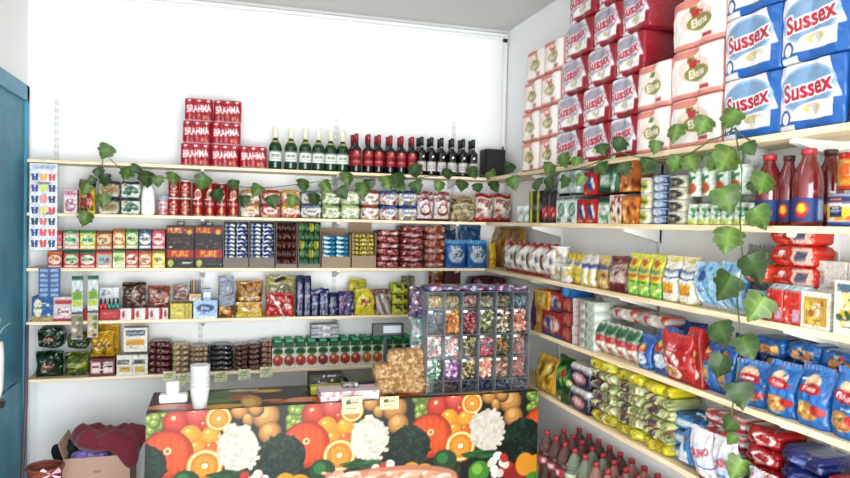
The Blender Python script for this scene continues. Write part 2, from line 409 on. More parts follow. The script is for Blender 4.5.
# shelves
PINE_END = mat('sawn_end', 'd8bd8c', rough=.6)
def shelf_b(s):
    z = ZS[s]; x1 = [WX-.01, WX-.01, WX-.01, WX-.01, WX-.01][s]; x0 = LX+.06
    t = empty('wall_shelf', ((x0+x1)/2, (BF+BY)/2, z-.022))
    w2 = (x1-x0)/2; link('shelf_board', MB().box(-w2, w2, -.13, .125, 0, .022, .002).build('board'), PINE_B, t)
    tag(t, 'long pale pine board, the '+SB[s].replace('back shelf', 'one')+' of five on the back wall', 'shelf')
    for px in (203, 336, 453):
        xx = bX(px, z, 5.2)-(x0+x1)/2
        m_ = MB().add([(xx-.012, -.1, 0), (xx+.012, -.1, 0), (xx+.012, .13, 0), (xx-.012, .13, 0), (xx-.012, -.1, -.012), (xx+.012, -.1, -.012), (xx+.012, .13, -.07), (xx-.012, .13, -.07)],
                      [(0, 1, 2, 3), (7, 6, 5, 4), (0, 4, 5, 1), (1, 5, 6, 2), (2, 6, 7, 3), (3, 7, 4, 0)])
        link('bracket', m_.build('bracket'), METW, t)
def shelf_r(s):
    z = ZS[s]; y1 = BF-.004; y0 = .9
    t = empty('wall_shelf', ((RF+WX)/2, (y0+y1)/2, z-.024)); w2 = (y1-y0)/2
    link('shelf_board', MB().box(-.13, .125, -w2, w2, -.002, .024, .002).build('board'), PINE_R, t)
    tag(t, 'long pale pine board, the '+SR[s].replace('right shelf', 'one')+' of five on the right wall', 'shelf')
    for yy in (4.28, 3.17, 2.06, 1.1):
        y = yy-(y0+y1)/2
        m_ = MB().add([(-.1, y-.016, -.002), (-.1, y+.016, -.002), (.13, y+.016, -.002), (.13, y-.016, -.002), (-.1, y-.016, -.016), (-.1, y+.016, -.016), (.13, y+.016, -.075), (.13, y-.016, -.075)],
                      [(3, 2, 1, 0), (4, 5, 6, 7), (0, 1, 5, 4), (1, 2, 6, 5), (2, 3, 7, 6), (3, 0, 4, 7)])
        link('bracket', m_.build('bracket'), METW, t)
for s in range(5): shelf_b(s); shelf_r(s)
def rail(x, y, z0, z1, rz, lb):
    mb = MB().box(-.016, .016, -.012, 0, 0, z1-z0)
    o = link('slotted_rail', mb.build('rail'), METW, None, (x, y, z0), rz)
    n = int((z1-z0)/.05); sl = MB()
    for k in range(n):
        for a in (-.009, .004): sl.box(a, a+.005, -.0125, -.0118, .02+k*.05, .045+k*.05)
    t = link('slots', sl.build('slots'), mat('slot_dark', 'b4b4b0', rough=.7), o); t['kind'] = 'stuff'
    tag(o, lb, 'shelf rail')
rail(bX(57, 2.6, BY), BY, .9, onY(57, 98, BY).z, 0, 'white slotted shelf rail on back wall, above the hanging card')
rail(bX(203, 2.6, BY), BY, .9, 2.44, 0, 'white slotted shelf rail on back wall behind the stacked food bags')
rail(bX(336, 2.6, BY), BY, .9, onY(336, 113, BY).z, 0, 'white slotted shelf rail behind the green champagne bottles')
rail(bX(453, 2.6, BY), BY, .9, onY(453, 122, BY).z, 0, 'white slotted shelf rail behind the black wine bottles')
for k, yy in enumerate((4.28, 3.17, 2.06)):
    rail(WX, yy, .9, 2.5, -PI/2, 'white slotted shelf rail on right wall, '+('nearest the corner', 'middle of three', 'nearest the viewer')[k])
# pipe along the top of the back wall and down the corner
PIPE = mat('grey_plastic_pipe', 'ececea', rough=.4)
mb = MB(); mb.tube([(LX+.02, BY-.02, 3.60), (WX-.05, BY-.02, 3.60)], .014)
tag(link('ceiling_conduit', mb.build('conduit'), PIPE), 'white cable conduit running along the back wall under the ceiling', 'conduit')
mb = MB(); mb.tube([(WX-.022, BY-.02, 3.585), (WX-.022, BY-.02, 2.425)], .02)
tag(link('corner_conduit', mb.build('conduit'), PIPE), 'grey vertical pipe running down the corner of the two walls', 'pipe')
mb = MB().tube([(WX-.055, BY-.045, 3.58), (WX-.02, BY-.05, 3.575)], .016)
tag(link('pipe_cap', mb.build('cap'), mat('black_plastic', '16161a', rough=.35)), 'small black joint where the two wall pipes meet', 'joint')
BLK = MATS['black_plastic']
mb = MB().tube([onY(27, 325, 5.03), onY(26, 400, 5.02), onY(22, 478, 5.0), onY(20, 540, 5.0)], .012)
tag(link('wall_cable', mb.build('cable'), mat('brown_cable', '5d4a4c', rough=.5)), 'thick brown cable hanging down beside the teal door frame', 'cable')
# ================================================================ TOP BACK SHELF
beer_ops = [('f', 'c01e38'), ('r', 0, .86, 1, 1, 'd8465c'), ('d', 0, .30, .345, '9c142c'), ('d', 0, .655, .70, '9c142c'), ('r', 0, 0, 1, .06, 'e9e0e0'),
            ('e', .17, .88, .06, .05, 'f3d9dd'), ('e', .5, .88, .06, .05, 'f3d9dd'), ('e', .83, .88, .06, .05, 'f3d9dd'), ('e', .72, .2, .09, .09, 'd98a5a'),
            ('t', 'BRAHMA', .5, .55, .46, 'fff6f2', .84, .06)]
for k, (x0, x1, yt, lv, zb) in enumerate(((180, 210.5, 142, 0, 0), (210.5, 239, 142.5, 0, 0), (239, 267, 146.5, 0, 0), (182, 211, 120, 1, 1), (211, 241, 120, 1, 1), (184, 213, 98, 2, 2), (213.5, 242, 99, 2, 2))):
    H = .158
    nm = ['bottom left', 'bottom middle', 'bottom right, standing alone beside the tower', 'middle left', 'middle right', 'topmost left', 'topmost right'][k]
    o = row('b', 0, x0, x1, 0, beer_ops, 'beer_pack', 'beer pack', 'red shrink wrapped beer can pack', kind='wrap4', hz=H, z=ZS[0]+zb*(H+.0005), d=.2, lobes=3, seed=4, shelf='', where='in the tower, '+nm if k != 2 else 'at the tower foot, bottom right beside champagne', topc='c9b8ba', jit=.02)[0]
# bottles ---------------------------------------------------
GLG = mat('dark_green_glass', '10331c', rough=.08, spec=.7); GLB = mat('black_glass', '0d0a0c', rough=.07, spec=.7)
GOLD = mat('pale_gold_foil', 'e2dcc0', rough=.3, metal=.1); PAPW = mat('white_paper', 'e9e8e2', rough=.6)
PAPR = mat('red_label_paper', 'b8283a', rough=.5); REDC = mat('red_capsule', '861624', rough=.3); GOLDL = mat('gold_neck_label', '9aa04a', rough=.4)
def arc_label(r, z0, z1, ops, name, a0=-1.25, a1=1.25, nx=14, nz=14, rt=None):
    img = paint(nx, nz, (a1-a0)*r/(z1-z0), ops); V = []; C = []; F = []
    for j in range(nz+1):
        t = j/nz; rr = (r if rt is None else r+(rt-r)*t)
        for i in range(nx+1):
            a = a0+(a1-a0)*i/nx; V.append((rr*math.sin(a), -rr*math.cos(a), z0+(z1-z0)*t)); C.append(img[j, i])
    for j in range(nz):
        for i in range(nx): q = j*(nx+1)+i; F.append((q, q+1, q+nx+2, q+nx+1))
    return mesh(name, V, F, C, True)
def bottle(name, R, H, shoulder, neckr, glass, cap, capz, lab, labz, neck=None, n=18, capr=None):
    t = empty(name); s0, s1 = shoulder
    p = [(R*.8, 0), (R*.97, .006), (R, .02), (R, s0*.96)]
    for k in range(1, 8): a = k/7; p.append((neckr+(R-neckr)*(.5+.5*math.cos(a*PI)), s0+(s1-s0)*a))
    p += [(neckr*.95, H*.9), (neckr*.95, H*.985), (neckr*.7, H*.99)]
    link('glass_body', MB().lathe(p, n).build('body'), glass, t)
    cr_ = capr or neckr*1.12
    link('capsule', MB().lathe([(cr_*1.15 if neck and neck[4] > .02 else cr_, capz), (cr_, H-.004), (cr_*.85, H+.002)], 12).build('cap'), cap, t)
    link('label', arc_label(R+.0012, labz[0], labz[1], lab, 'label'), CARD, t)
    if neck: link('neck_label', arc_label(neck[0], neck[1], neck[2], neck[3], 'neck_label', nx=6, nz=5, rt=neck[4]), CARD, t)
    return t
champ = bottle('champagne_bottle', .046, .315, (.165, .235), .017, GLG, GOLD, .232, [('f', 'e9ece6'), ('r', 0, .82, 1, 1, '6a7d63'), ('t', 'DUC', .5, .5, .22, '4c5a4c', .6), ('r', .2, .2, .8, .26, 'b9bfb0')], (.06, .142),
               neck=(.037, .185, .215, [('f', 'a4a650'), ('r', 0, .4, 1, .6, 'd8d49a')], .026))
for k, px in enumerate((275, 290.5, 305, 318, 330.5, 342.5)):
    Y = BF+.07; o = champ if k == 0 else dup(champ); o.location = (bX(px, ZS[0], Y), Y+(.0 if k < 4 else .015), ZS[0])
    tag(o, 'dark green champagne bottle with pale gold foil, '+posword(k, 6), 'bottle', 'champagne bottles on the top shelf')
redw = bottle('red_wine_bottle', .037, .295, (.175, .215), .0145, GLB, REDC, .232, [('f', 'b52a3c'), ('r', 0, .45, 1, .5, '7c1424'), ('r', .2, .68, .8, .75, 'e3a4a8'), ('r', .2, .24, .8, .3, 'e7b9b4'), ('e', .5, .86, .1, .07, 'e8c8a0')], (.055, .165))
R0 = random.Random(9)
for q, (off, z_, xs) in enumerate(((.055, 'front row', (356, 368, 378.5, 390, 401, 411.5)), (.145, 'back row', (352, 366.5, 375.5, 387, 398.5, 409.5)))):
    for k, px in enumerate(xs):
        Y = BF+off; o = redw if q+k == 0 else dup(redw); o.location = (bX(px, ZS[0], Y), Y, ZS[0]); o.rotation_euler.z = R0.uniform(-.2, .2)
        tag(o, 'dark wine bottle with red label and red capsule, '+z_+', '+posword(k, 6), 'bottle', 'red label wine bottles')
blkw = bottle('black_wine_bottle', .037, .30, (.18, .22), .0145, GLB, mat('black_capsule', '1a1618', rough=.3), .232, [('f', 'd7d3d0'), ('r', 0, .9, 1, 1, '55504e'), ('r', .15, .5, .85, .54, '98928c'), ('r', .15, .3, .85, .33, '98928c')], (.035, .115),
              neck=(.0145*1.02, .2, .23, [('f', 'b9b2ae'), ('r', 0, .3, 1, .6, '3a3436')], .0145*1.02))
bird = mesh('emblem', [(-.008, -.0375, .14), (.006, -.0375, .138), (.012, -.0372, .15), (.004, -.0376, .158), (-.004, -.0376, .15)], [(0, 1, 2, 3, 4)])
link('emblem', bird, PAPW, blkw)
for q, (off, z_, xs) in enumerate(((.055, 'front row', (421, 431, 441, 451.5, 462.5, 472.5)), (.145, 'back row', (417.5, 428, 438.5, 449.5, 459, 469.5)))):
    for k, px in enumerate(xs):
        Y = BF+off; o = blkw if q+k == 0 else dup(blkw); o.location = (bX(px, ZS[0], Y), Y, ZS[0]); o.rotation_euler.z = R0.uniform(-.2, .2)
        tag(o, 'black wine bottle with white label and black capsule, '+z_+', '+posword(k, 6), 'bottle', 'black wine bottles')
a, b = bX(485, ZS[0], 5.12), bX(505, ZS[0], 5.12); hh = onY(495, 149, 5.12).z-ZS[0]
sp_ = link('speaker_box', MB().box(-(b-a)/2, (b-a)/2, 0, .13, 0, hh, .006).build('speaker'), BLK, None, ((a+b)/2, 5.12, ZS[0]))
tag(sp_, 'black plastic speaker box at the right end of the top shelf', 'speaker')
link('front_grille', MB().box(-(b-a)/2+.012, (b-a)/2-.012, -.004, 0, .015, hh-.015, .002).build('grille'), mat('black_grille', '222226', rough=.8), sp_)
link('antenna', MB().tube([((b-a)/2-.012, .03, hh), ((b-a)/2-.012, .03, hh+.025)], .009).build('antenna'), BLK, sp_)
# ================================================================ SECOND BACK SHELF
P = 'food packet'
row('b', 1, 63.5, 77, 190, st_card('eadfe2', 'e9c8d4', ['c98aa0', 'f4eef0', 'b07c92'], 'GRILL', 'b24a70'), 'food_carton', 'carton', 'small pink and white carton')
row('b', 1, 77, 95, 180, st_card('e6cf3a', '2f3d6e', ['b8322c', 'e88a2c', 'f3e7b0', '5a7a2a'], 'Copos', 'f2e8c0', .2), 'cereal_bag', 'bag', 'yellow cereal bag with dark blue top', kind='pouch', d=.1)
row('b', 1, 97, 119, 180, [('f', 'cfcabc'), ('r', 0, .8, 1, 1, '3a3f5a'), ('e', .5, .45, .38, .3, 'a9bd9a'), ('n', 12, .12, ['e8e0cf', '8a9a6a', 'b89a6a'], .1, .1, .9, .8), ('r', 0, 0, 1, .12, 'e8e4da')], 'cookie_packet', 'packet', 'beige and green cookie packet', kind='flat', n=1, L=2, d=.15)
row('b', 1, 120, 140, 181, [('f', 'dfe3da'), ('r', 0, .82, 1, 1, '2f4a5e'), ('e', .5, .45, .36, .3, '6f9e88'), ('n', 10, .11, ['e9e2cf', 'b97a50', '4f7a6a'], .1, .1, .9, .8)], 'cookie_packet', 'packet', 'white and teal cookie packet', kind='flat', n=1, L=2, d=.15)
# air freshener
a, b = bX(141, ZS[1], 5.1), bX(155, ZS[1], 5.1); rr = (b-a)/2
fr = link('air_freshener', MB().lathe([(rr*.9, 0), (rr, .01), (rr*1.0, .09), (rr*.92, .16), (rr*.7, .195), (rr*.66, .2)], 20).build('freshener'), mat('white_plastic', 'efefed', rough=.3), None, ((a+b)/2, 5.1, ZS[1]))
WPL = MATS['white_plastic']
link('nozzle', MB().lathe([(rr*.3, .2), (rr*.3, .212), (rr*.2, .215)], 10).build('nozzle'), mat('grey_plastic', '8e9498', rough=.4), fr)
link('front_mark', MB().box(-.008, .008, -rr*1.02, -rr*.9, .09, .10).build('mark'), MATS['grey_plastic'], fr)
tag(fr, 'white plastic air freshener bottle on second back shelf', 'air freshener')
row('b', 1, 157, 168, 196, st_oval('d8a0a4', 'f0dfe0', ['b86a70', 'e9c9c0'], 'FRUTA', 'a02840'), 'jam_jar', 'jar', 'small pink jar', kind='can', d=.075, hz=.115)
lid = link('lid', MB().lathe([(.036, .115), (.036, .132), (.033, .135)], 16).build('lid'), mat('blue_grey_lid', '8fa3b8', rough=.4), bpy.data.objects['jam_jar'])
can_red = [('f', 'b51f2c'), ('e', .5, .62, .26, .16, 'f1d9a8'), ('e', .5, .62, .16, .1, 'b51f2c'), ('t', 'PAPAS', .5, .36, .12, 'f6e8d0', .7), ('e', .5, .17, .2, .08, 'd9a050'), ('r', 0, 0, 1, .04, 'd8d0c8')]
row('b', 1, 167.5, 190.5, 180, can_red, 'snack_can', 'can', 'short red snack can', kind='can', n=2, L=2, d=.07, topc='e6e0d8', group='short red snack cans')
row('b', 1, 191.5, 239, 182, can_red, 'snack_tube', 'can', 'tall red snack tube', kind='can', n=4, d=.08, topc='e6e0d8', group='tall red snack tubes')
ck = lambda a, b, c, d_, t: [('f', a), ('r', 0, .74, 1, 1, b), ('n', 16, .12, c, .05, .05, .95, .72), ('e', .5, .5, .34, .22, d_), ('t', t, .5, .5, .16, b, .6)]
for x0, x1, v, nm in ((240, 260, ck('ead9c8', 'cc9a30', ['d98a7c', 'b8402f', 'f0e0d0', '8a6a3a'], 'f3e3da', 'AVENA'), 'yellow topped salmon'), (260, 281, ck('e9cfc4', 'c83a2a', ['d98a7c', 'f2c23a', 'f0e0d0', 'c05a40'], 'f6e6e0', 'MAIZ'), 'red topped salmon'),
                      (281, 301, ck('eccfc0', 'd8b02c', ['e0a090', 'd04a30', 'f4e8dc', 'c8784a'], 'f6e6e0', 'ARROZ'), 'mustard topped peach'),
                      (301, 322, ck('dfe2e0', '7f8fa8', ['b9c4c8', 'e8e4d8', '5a6a88', '9a9a80'], 'f0f0ee', 'LECHE'), 'grey blue and white'), (322, 341, ck('d5e0c0', 'a3b86a', ['c9d8a8', 'eef0e0', '8aa060'], 'f2f4ea', 'VERDE'), 'pale green'),
                      (341, 361, ck('d8e0c8', 'b2c080', ['b9c898', 'eef0e0', '8aa060', 'd8d0a0'], 'f2f4ea', 'TILO'), 'olive and white'), (361, 380, ck('e9e4e0', 'b0503a', ['c85a48', 'f2ece4', '4a5a88', 'd8b890'], 'f6f2ee', 'SOJA'), 'white and rust'),
                      (380, 399, ck('e6e2e0', '5a6aa0', ['c88a50', 'f2ece4', 'b04a4a', 'dcd4b8'], 'f6f2ee', 'TRIGO'), 'white and violet'), (399, 418, ck('e3e2e0', '3a5a9a', ['d8c890', 'f2ece4', '8a94b0', 'b89a60'], 'f6f2ee', 'SEMOLA'), 'white and navy')):
    row('b', 1, x0, x1, 190, v, 'cookie_packet', 'packet', nm+' food packet', kind='flat', L=2, d=.2, seed=int(x0))
ops = [('f', 'ebe6e4'), ('r', 0, .9, 1, 1, 'a82a38'), ('r', 0, 0, 1, .1, '8c2030'), ('t', 'Caseras', .5, .76, .16, '9a1e30', .85), ('e', .45, .38, .3, .2, '8a2434'), ('e', .45, .4, .24, .14, 'e9dcd0'), ('d', .6, .95, 1.03, 'b03040')]
row('b', 1, 418, 452, 192, ops, 'cookie_bag', 'bag', 'white cookie bag with dark red swirls', kind='pillow', n=2, d=.12)
row('b', 1, 452, 477, 196, st_food('b0a07a', ['cdbd92', '8a7a50', 'd8cba8', '6a5a3a'], 'PASTAS', '5a3a20', 'd2c79c'), 'pasta_bag', 'bag', 'olive beige pasta bag', kind='pillow', d=.12)
ops = [('f', 'e8d9cf'), ('r', 0, 0, 1, .16, 'cc2430'), ('r', 0, .86, 1, 1, 'b52430'), ('n', 20, .12, ['c79a6a', 'e8dccb', 'b05040', 'f1e8df'], .05, .18, .95, .6), ('t', 'RICAS', .5, .72, .16, 'b52430', .8)]
row('b', 1, 477, 513, 194, ops, 'cookie_bag', 'bag', 'beige cookie bag with red base and top', kind='pillow', n=2, d=.12)
# ================================================================ THIRD BACK SHELF
tea = lambda bg, oval, t, tc: [('f', bg), ('r', .0, .84, 1, 1, tc), ('e', .5, .5, .42, .28, oval), ('n', 8, .1, [tc, oval, 'e8d9a0'], .2, .3, .8, .7), ('t', t, .5, .5, .2, tc, .7), ('r', .1, .06, .9, .16, 'f1ede0')]
xs3 = [(47, 62), (63, 79), (79.5, 95.5), (96, 112), (112.5, 125), (125.5, 138), (138.5, 151.5), (152, 165)]
bot = [('c93a36', 'f3e6d8', 'GOTAS', 'd9802a', 'red and orange'), ('d23c40', 'cfe6c8', 'MENTA', '2a7a44', 'red with green badge'), ('cf3038', 'f1efe6', 'BOLDO', '1f7a4a', 'red with white badge'), ('e6a888', '8fd0d8', 'TILO', 'd84a3a', 'salmon and cyan'),
       ('e4ead0', 'd6e39a', 'LIMON', '6a9a3a', 'white and lime'), ('d65a44', 'f4e6dc', 'FRESA', 'b83030', 'brick red'), ('dd7840', 'f4e0c4', 'CANELA', 'a8502a', 'orange and cream'), ('e3cf3e', 'f6f0c0', 'MIEL', '8a8a2a', 'lemon yellow')]
top = [None, ('e0a8a0', 'cfe8cf', 'ROSA', '2f8a5a', 'pink and mint'), ('d9c83a', 'd8ecd0', 'ANIS', '2f8a3a', 'yellow and green'), ('c9783a', 'f0d2a8', 'TE', '6a3a20', 'brown orange'), ('d98a2a', 'f6ecc8', 'CEDRON', 'b05a1a', 'amber'), ('8ab85a', 'f0f4e0', 'POLEO', '3a7a2a', 'leaf green'), ('4a6a9a', 'f0ecdc', 'NEGRO', '2a3a6a', 'slate blue'), ('d84a5a', 'f8dce0', 'FRUTAL', 'b02a44', 'raspberry')]
for k, (x0, x1) in enumerate(xs3):
    b_ = bot[k]; row('b', 2, x0, x1, 251.5 if k < 4 else 250.5, tea(*b_[:4]), 'tea_box', 'tea box', b_[4]+' tea box in the bottom row')
    if top[k]:
        t_ = top[k]; zz = ZS[2]+.128 if k < 4 else ZS[2]+.132
        row('b', 2, x0, x1, 235.5 if k < 4 else 232.5, tea(*t_[:4]), 'tea_box', 'tea box', t_[4]+' tea box in the upper row', z=zz, hz=.125 if k < 4 else .135)
row('b', 2, 57, 62, 0, tea('c22a34', 'e8a0a0', 'TE', 'b01a2a'), 'tea_box', 'tea box', 'narrow red tea box in the upper row', z=ZS[2]+.128, hz=.12)
mate = [('f', '2c1a18'), ('r', .0, .80, 1, .95, 'a8201e'), ('t', 'PURE', .3, .875, .13, 'f0b028', .5), ('e', .82, .84, .09, .06, 'e0c040'), ('n', 14, .06, ['6a3a30', '8a5a4a', '4a2a24'], .1, .48, .9, .72), ('r', 0, .24, 1, .43, 'c01e22'),
        ('t', 'PURE', .5, .34, .15, 'f4c02c', .6), ('e', .16, .12, .11, .08, 'c8c860'), ('r', .45, .08, .85, .13, '4a6a30')]
for k, (x0, x1) in enumerate(((166, 194), (194.5, 222.5))):
    o = row('b', 2, x0, x1, 225.5, mate, 'tobacco_display', 'display box', 'black and red display box with hanging tab', d=.09, shelf='third back shelf', where='on third back shelf, '+('left', 'right')[k]+' of two')[0]
    tab = wrap('tab', .05, .006, .03, [('f', '3a3430'), ('e', .5, .5, .3, .3, 'c8b89a')], 'box', 8, 5)
    link('hanging_tab', tab, CARD, o, (0, 0, onY(180, 225.5, BF).z-ZS[2]))
# open display cases with bars
KRAFT = mat('kraft_cardboard', '8f7a62', rough=.8, var=.08, bscale=20); KDARK = mat('grey_brown_cardboard', '6f675f', rough=.8)
def open_case(x0, x1, yt, lip, m, desc, flap=None, tilt=.0, off=.01, s=2, cat='display box'):
    Z = ZS[s]; Y = BF+off; a, b = bX(x0, Z, Y), bX(x1, Z, Y); h = onY((x0+x1)/2, yt, Y).z-Z; w2 = (b-a)/2*.985; d = .19; t = .004
    root = empty('display_case', ((a+b)/2, Y, Z))
    mb = MB().box(-w2, w2, 0, d, 0, t).box(-w2, -w2+t, 0, d, t, h).box(w2-t, w2, 0, d, t, h).box(-w2, w2, d-t, d, t, h).box(-w2+t, w2-t, 0, t, t, lip)
    link('cardboard_box', mb.build('case'), m, root)
    if flap:
        mb = MB().add([(-w2, d, h), (w2, d, h), (w2*.96, d-.03, h+flap), (-w2*.96, d-.03, h+flap), (-w2, d+.003, h), (w2, d+.003, h), (w2*.96, d-.027, h+flap), (-w2*.96, d-.027, h+flap)], [(0, 1, 2, 3), (7, 6, 5, 4), (0, 4, 5, 1), (1, 5, 6, 2), (2, 6, 7, 3), (3, 7, 4, 0)])
        link('lid_flap', mb.build('flap'), m, root)
    tag(root, desc, cat); return (a+b)/2, Y, Z, w2, h, lip
def bars(info, nx, nz, variants, name, label, group, vertical=False, d=.14, cat='candy bar', zf=.97, crowded=1):
    cx, Y, Z, w2, h, lip = info; W = 2*w2-.014; z0 = Z+.006; H = h*zf-.006; bw = W/nx; bh = H/nz
    ms = [wrap(name, bw*.97, d, bh*.98, v, 'flat' if not vertical else 'pillow', 14, 6 if not vertical else 14, 11+i) for i, v in enumerate(variants)]
    for i in range(nx):
        for j in range(nz):
            yy = Y+.008+d/2+(0 if vertical else .02*(j/nz))
            o = link(name, ms[(i*3+j*2+(i*j) % 3) % len(ms)], FILM, None, (cx-W/2+(i+.5)*bw, yy, z0+j*bh), R0.uniform(-.05, .05))
            tag(o, label, cat, group)
blue = [[('f', '2a4f9a'), ('n', 10, .1, ['e6ecf6', '6f93cc', '1c2f66', 'c9d6ea'], 0, 0, 1, 1), ('e', .75, .5, .1, .3, 'e9e6a0')], [('f', '33589f'), ('n', 10, .1, ['dfe6f4', '4a78c0', '16264f'], 0, 0, 1, 1), ('r', .1, .3, .5, .6, 'f0f2f8')]]
i1 = open_case(223, 248.5, 222, .075, KDARK, 'grey brown display case of blue bars beside the black display boxes'); bars(i1, 2, 11, blue, 'candy_bar', 'blue and silver wrapped bar stacked in the left blue bar case', 'bars in the left blue case')
i2 = open_case(249, 274.5, 222, .075, KDARK, 'grey brown display case of blue bars, right of its twin'); bars(i2, 2, 11, blue, 'candy_bar', 'blue and silver wrapped bar stacked in the right blue bar case', 'bars in the right blue case')
brn = [[('f', '5a2a20'), ('n', 10, .12, ['8a3a2c', 'd8c0a0', '3a1a14', 'a8503a'], 0, 0, 1, 1)], [('f', '6a3226'), ('n', 10, .1, ['c03a30', 'e6d8c0', '3a1a14'], 0, 0, 1, 1)]]
i3 = open_case(275.5, 297, 222, .03, KDARK, 'dark display case holding brown chocolate bars'); bars(i3, 4, 5, brn, 'chocolate_bar', 'brown wrapped chocolate bar in the dark display case', 'brown chocolate bars', cat='chocolate bar')
grn = [[('f', '3a7a44'), ('n', 10, .12, ['e6ead8', '7ab06a', '1f4a2a'], 0, 0, 1, 1)], [('f', 'c8c03a'), ('n', 10, .12, ['4a8a3a', 'f0ecc0', '8a9a2a'], 0, 0, 1, 1)], [('f', '6aa060'), ('n', 10, .12, ['f0f0e6', '2f6a3a'], 0, 0, 1, 1)]]
i4 = open_case(298, 320.5, 222, .03, KDARK, 'dark display case holding green and yellow bars'); bars(i4, 4, 5, grn, 'cereal_bar', 'green or yellow wrapped bar in the display case of green bars', 'green and yellow bars')
cyn = [[('f', '2a9ac0'), ('n', 8, .12, ['d8eef6', '1a6a98', '58c0dc'], 0, 0, 1, 1), ('r', .1, .35, .55, .6, 'e6f2f6')]]
i5 = open_case(321.5, 350.5, 235, .085, KRAFT, 'open kraft cardboard case holding cyan packets', flap=.05, off=.004); bars(i5, 2, 7, cyn, 'wafer_packet', 'cyan wafer packet stacked in the open kraft case', 'cyan wafer packets', cat='packet')
yel = [[('f', '8a6a3a'), ('n', 10, .14, ['e6d84a', '4a3a24', 'd8ccb0', 'b08a4a'], 0, 0, 1, 1)], [('f', 'd8c848'), ('n', 8, .12, ['5a4428', 'f4ecc0'], 0, 0, 1, 1)]]
i6 = open_case(351.5, 376, 233, .09, KRAFT, 'open kraft cardboard case holding yellow and brown packets', flap=.075, off=.004); bars(i6, 3, 8, yel, 'wafer_packet', 'yellow and brown wafer packet in the right kraft case', 'yellow and brown wafer packets', cat='packet')
rb = [[('f', 'a8585a'), ('n', 24, .07, ['c87a78', '8a3034', 'd8a8a0', '6a2428'], 0, 0, 1, 1), ('r', .2, .35, .85, .62, c), ('t', 'GUSTO', .5, .5, .22, 'b02430', .6)] for c in ('b8383c', 'd8c8c0')]
row('b', 2, 376.5, 400, 230, rb[0], 'candy_bag', 'bag', 'dark red sweets bag in left stack', kind='flat', L=6, d=.2, prints=rb, shelf='third back shelf')
row('b', 2, 400.5, 424, 225.5, rb[0], 'candy_bag', 'bag', 'dark red sweets bag in middle stack', kind='flat', L=7, d=.2, prints=rb, seed=5, shelf='third back shelf')
row('b', 2, 424.5, 446, 226, rb[0], 'candy_bag', 'bag', 'dark red sweets bag in right stack', kind='flat', L=6, d=.2, prints=[rb[1], [('f', 'b87a50'), ('n', 24, .07, ['c89a68', '8a4034', 'd8b8a0'], 0, 0, 1, 1), ('r', .2, .35, .85, .62, 'b03038')]], seed=6, shelf='third back shelf')
bl = [('f', '2f7ab8'), ('r', 0, .85, 1, 1, '5aa8d8'), ('e', .5, .45, .34, .26, 'a8b8c8'), ('n', 10, .08, ['d0a890', 'e6e6e8', '1f4a80'], .2, .25, .8, .6), ('t', 'BLU', .45, .72, .15, 'e9f2f8', .6)]
row('b', 2, 446, 489, 240.5, bl, 'snack_bag', 'bag', 'bright blue snack bag', kind='pouch', n=2, d=.1, jit=.06)
row('b', 2, 459, 482, 225, [('f', '2f5f8a'), ('n', 14, .1, ['1c3a5a', '5a8ab0', '8aa8b8'], 0, 0, 1, .9)], 'snack_bag', 'bag', 'dark blue bag standing behind the bright blue bags', kind='pouch', d=.08, off=.13)
row('b', 2, 442, 457, 226, [('f', '33557a'), ('n', 14, .1, ['1c3a5a', '8aa8b8'], 0, 0, 1, .9)], 'snack_bag', 'bag', 'navy bag tucked behind the sweets stack', kind='pouch', d=.08, off=.14)
# ================================================================ FOURTH BACK SHELF
row('b', 3, 31, 53, 297, [('f', '3a7ab8'), ('r', 0, 0, 1, .25, 'b8a878'), ('e', .3, .55, .2, .35, 'e8e8c8'), ('t', 'Lysol', .3, .55, .14, '2a4a9a', .4), ('n', 6, .08, ['dfe9f2', '6aa8d8', '2a5a4a'], .5, .2, 1, .9)], 'detergent_box', 'box', 'blue detergent box with oval badge')
row('b', 3, 53, 73, 297, [('f', 'ded3d4'), ('r', .1, .7, 1, .85, 'c84a58'), ('r', 0, 0, 1, .12, 'b83a4a'), ('e', .6, .4, .25, .15, 'f4f0f0'), ('t', 'Cara', .5, .42, .16, 'a83a4a', .6)], 'soap_box', 'box', 'white and rose soap box')
row('b', 3, 83, 98.8, 309, [('f', 'c42a2e'), ('r', .02, .1, .25, .9, 'b01c22'), ('r', .45, .35, .8, .62, 'e8b8a8'), ('d', 0, .33, .37, '7c1418')], 'matchbox_carton', 'box', 'flat red carton behind hanging cards')
for k, c in enumerate(('c42a2a', 'c83430', '1f8a78', '17806e', '23907c')):
    t = empty('nail_polish'); X_ = bX(101+k*4.2, 1.42, 5.1); Zb = ZS[3]+.075
    t.location = (X_, 5.1, Zb)
    link('bottle', MB().lathe([(.009, 0), (.011, .004), (.011, .03), (.006, .036)], 10).build('b'), mat('polish_'+c, c, rough=.2), t)
    link('cap', MB().lathe([(.007, .036), (.006, .07), (.004, .072)], 8).build('c'), BLK, t)
    tag(t, ('red' if k < 2 else 'teal')+' nail polish bottle on fourth back shelf, '+posword(k, 5), 'nail polish')
row('b', 3, 99, 119.5, 0, [('f', 'c03038'), ('r', .1, .2, .9, .8, 'd8524e')], 'polish_tray', 'tray', 'red display tray under the nail polish bottles', hz=.075)
row('b', 3, 99, 119, 287.5, [('f', 'e6e8ea'), ('n', 10, .08, ['b8c0c8', '8a98a8'], .1, .3, .9, .9)], 'blister_card', 'card', 'pale backing card behind the nail polish bottles', d=.012, off=.12)
mx = lambda c, t, l: [('f', c), ('n', 40, .08, t, 0, .05, 1, .88), ('r', 0, .86, 1, 1, l), ('r', 0, .0, 1, .08, l)]
zt = ZS[3]+.078
small = [[('f', 'e6dedc'), ('r', 0, .1, .22, .9, 'c03a40'), ('e', .6, .5, .2, .3, 'b85a58')], [('f', 'ece8e4'), ('r', .7, 0, 1, 1, 'c8444a')]]
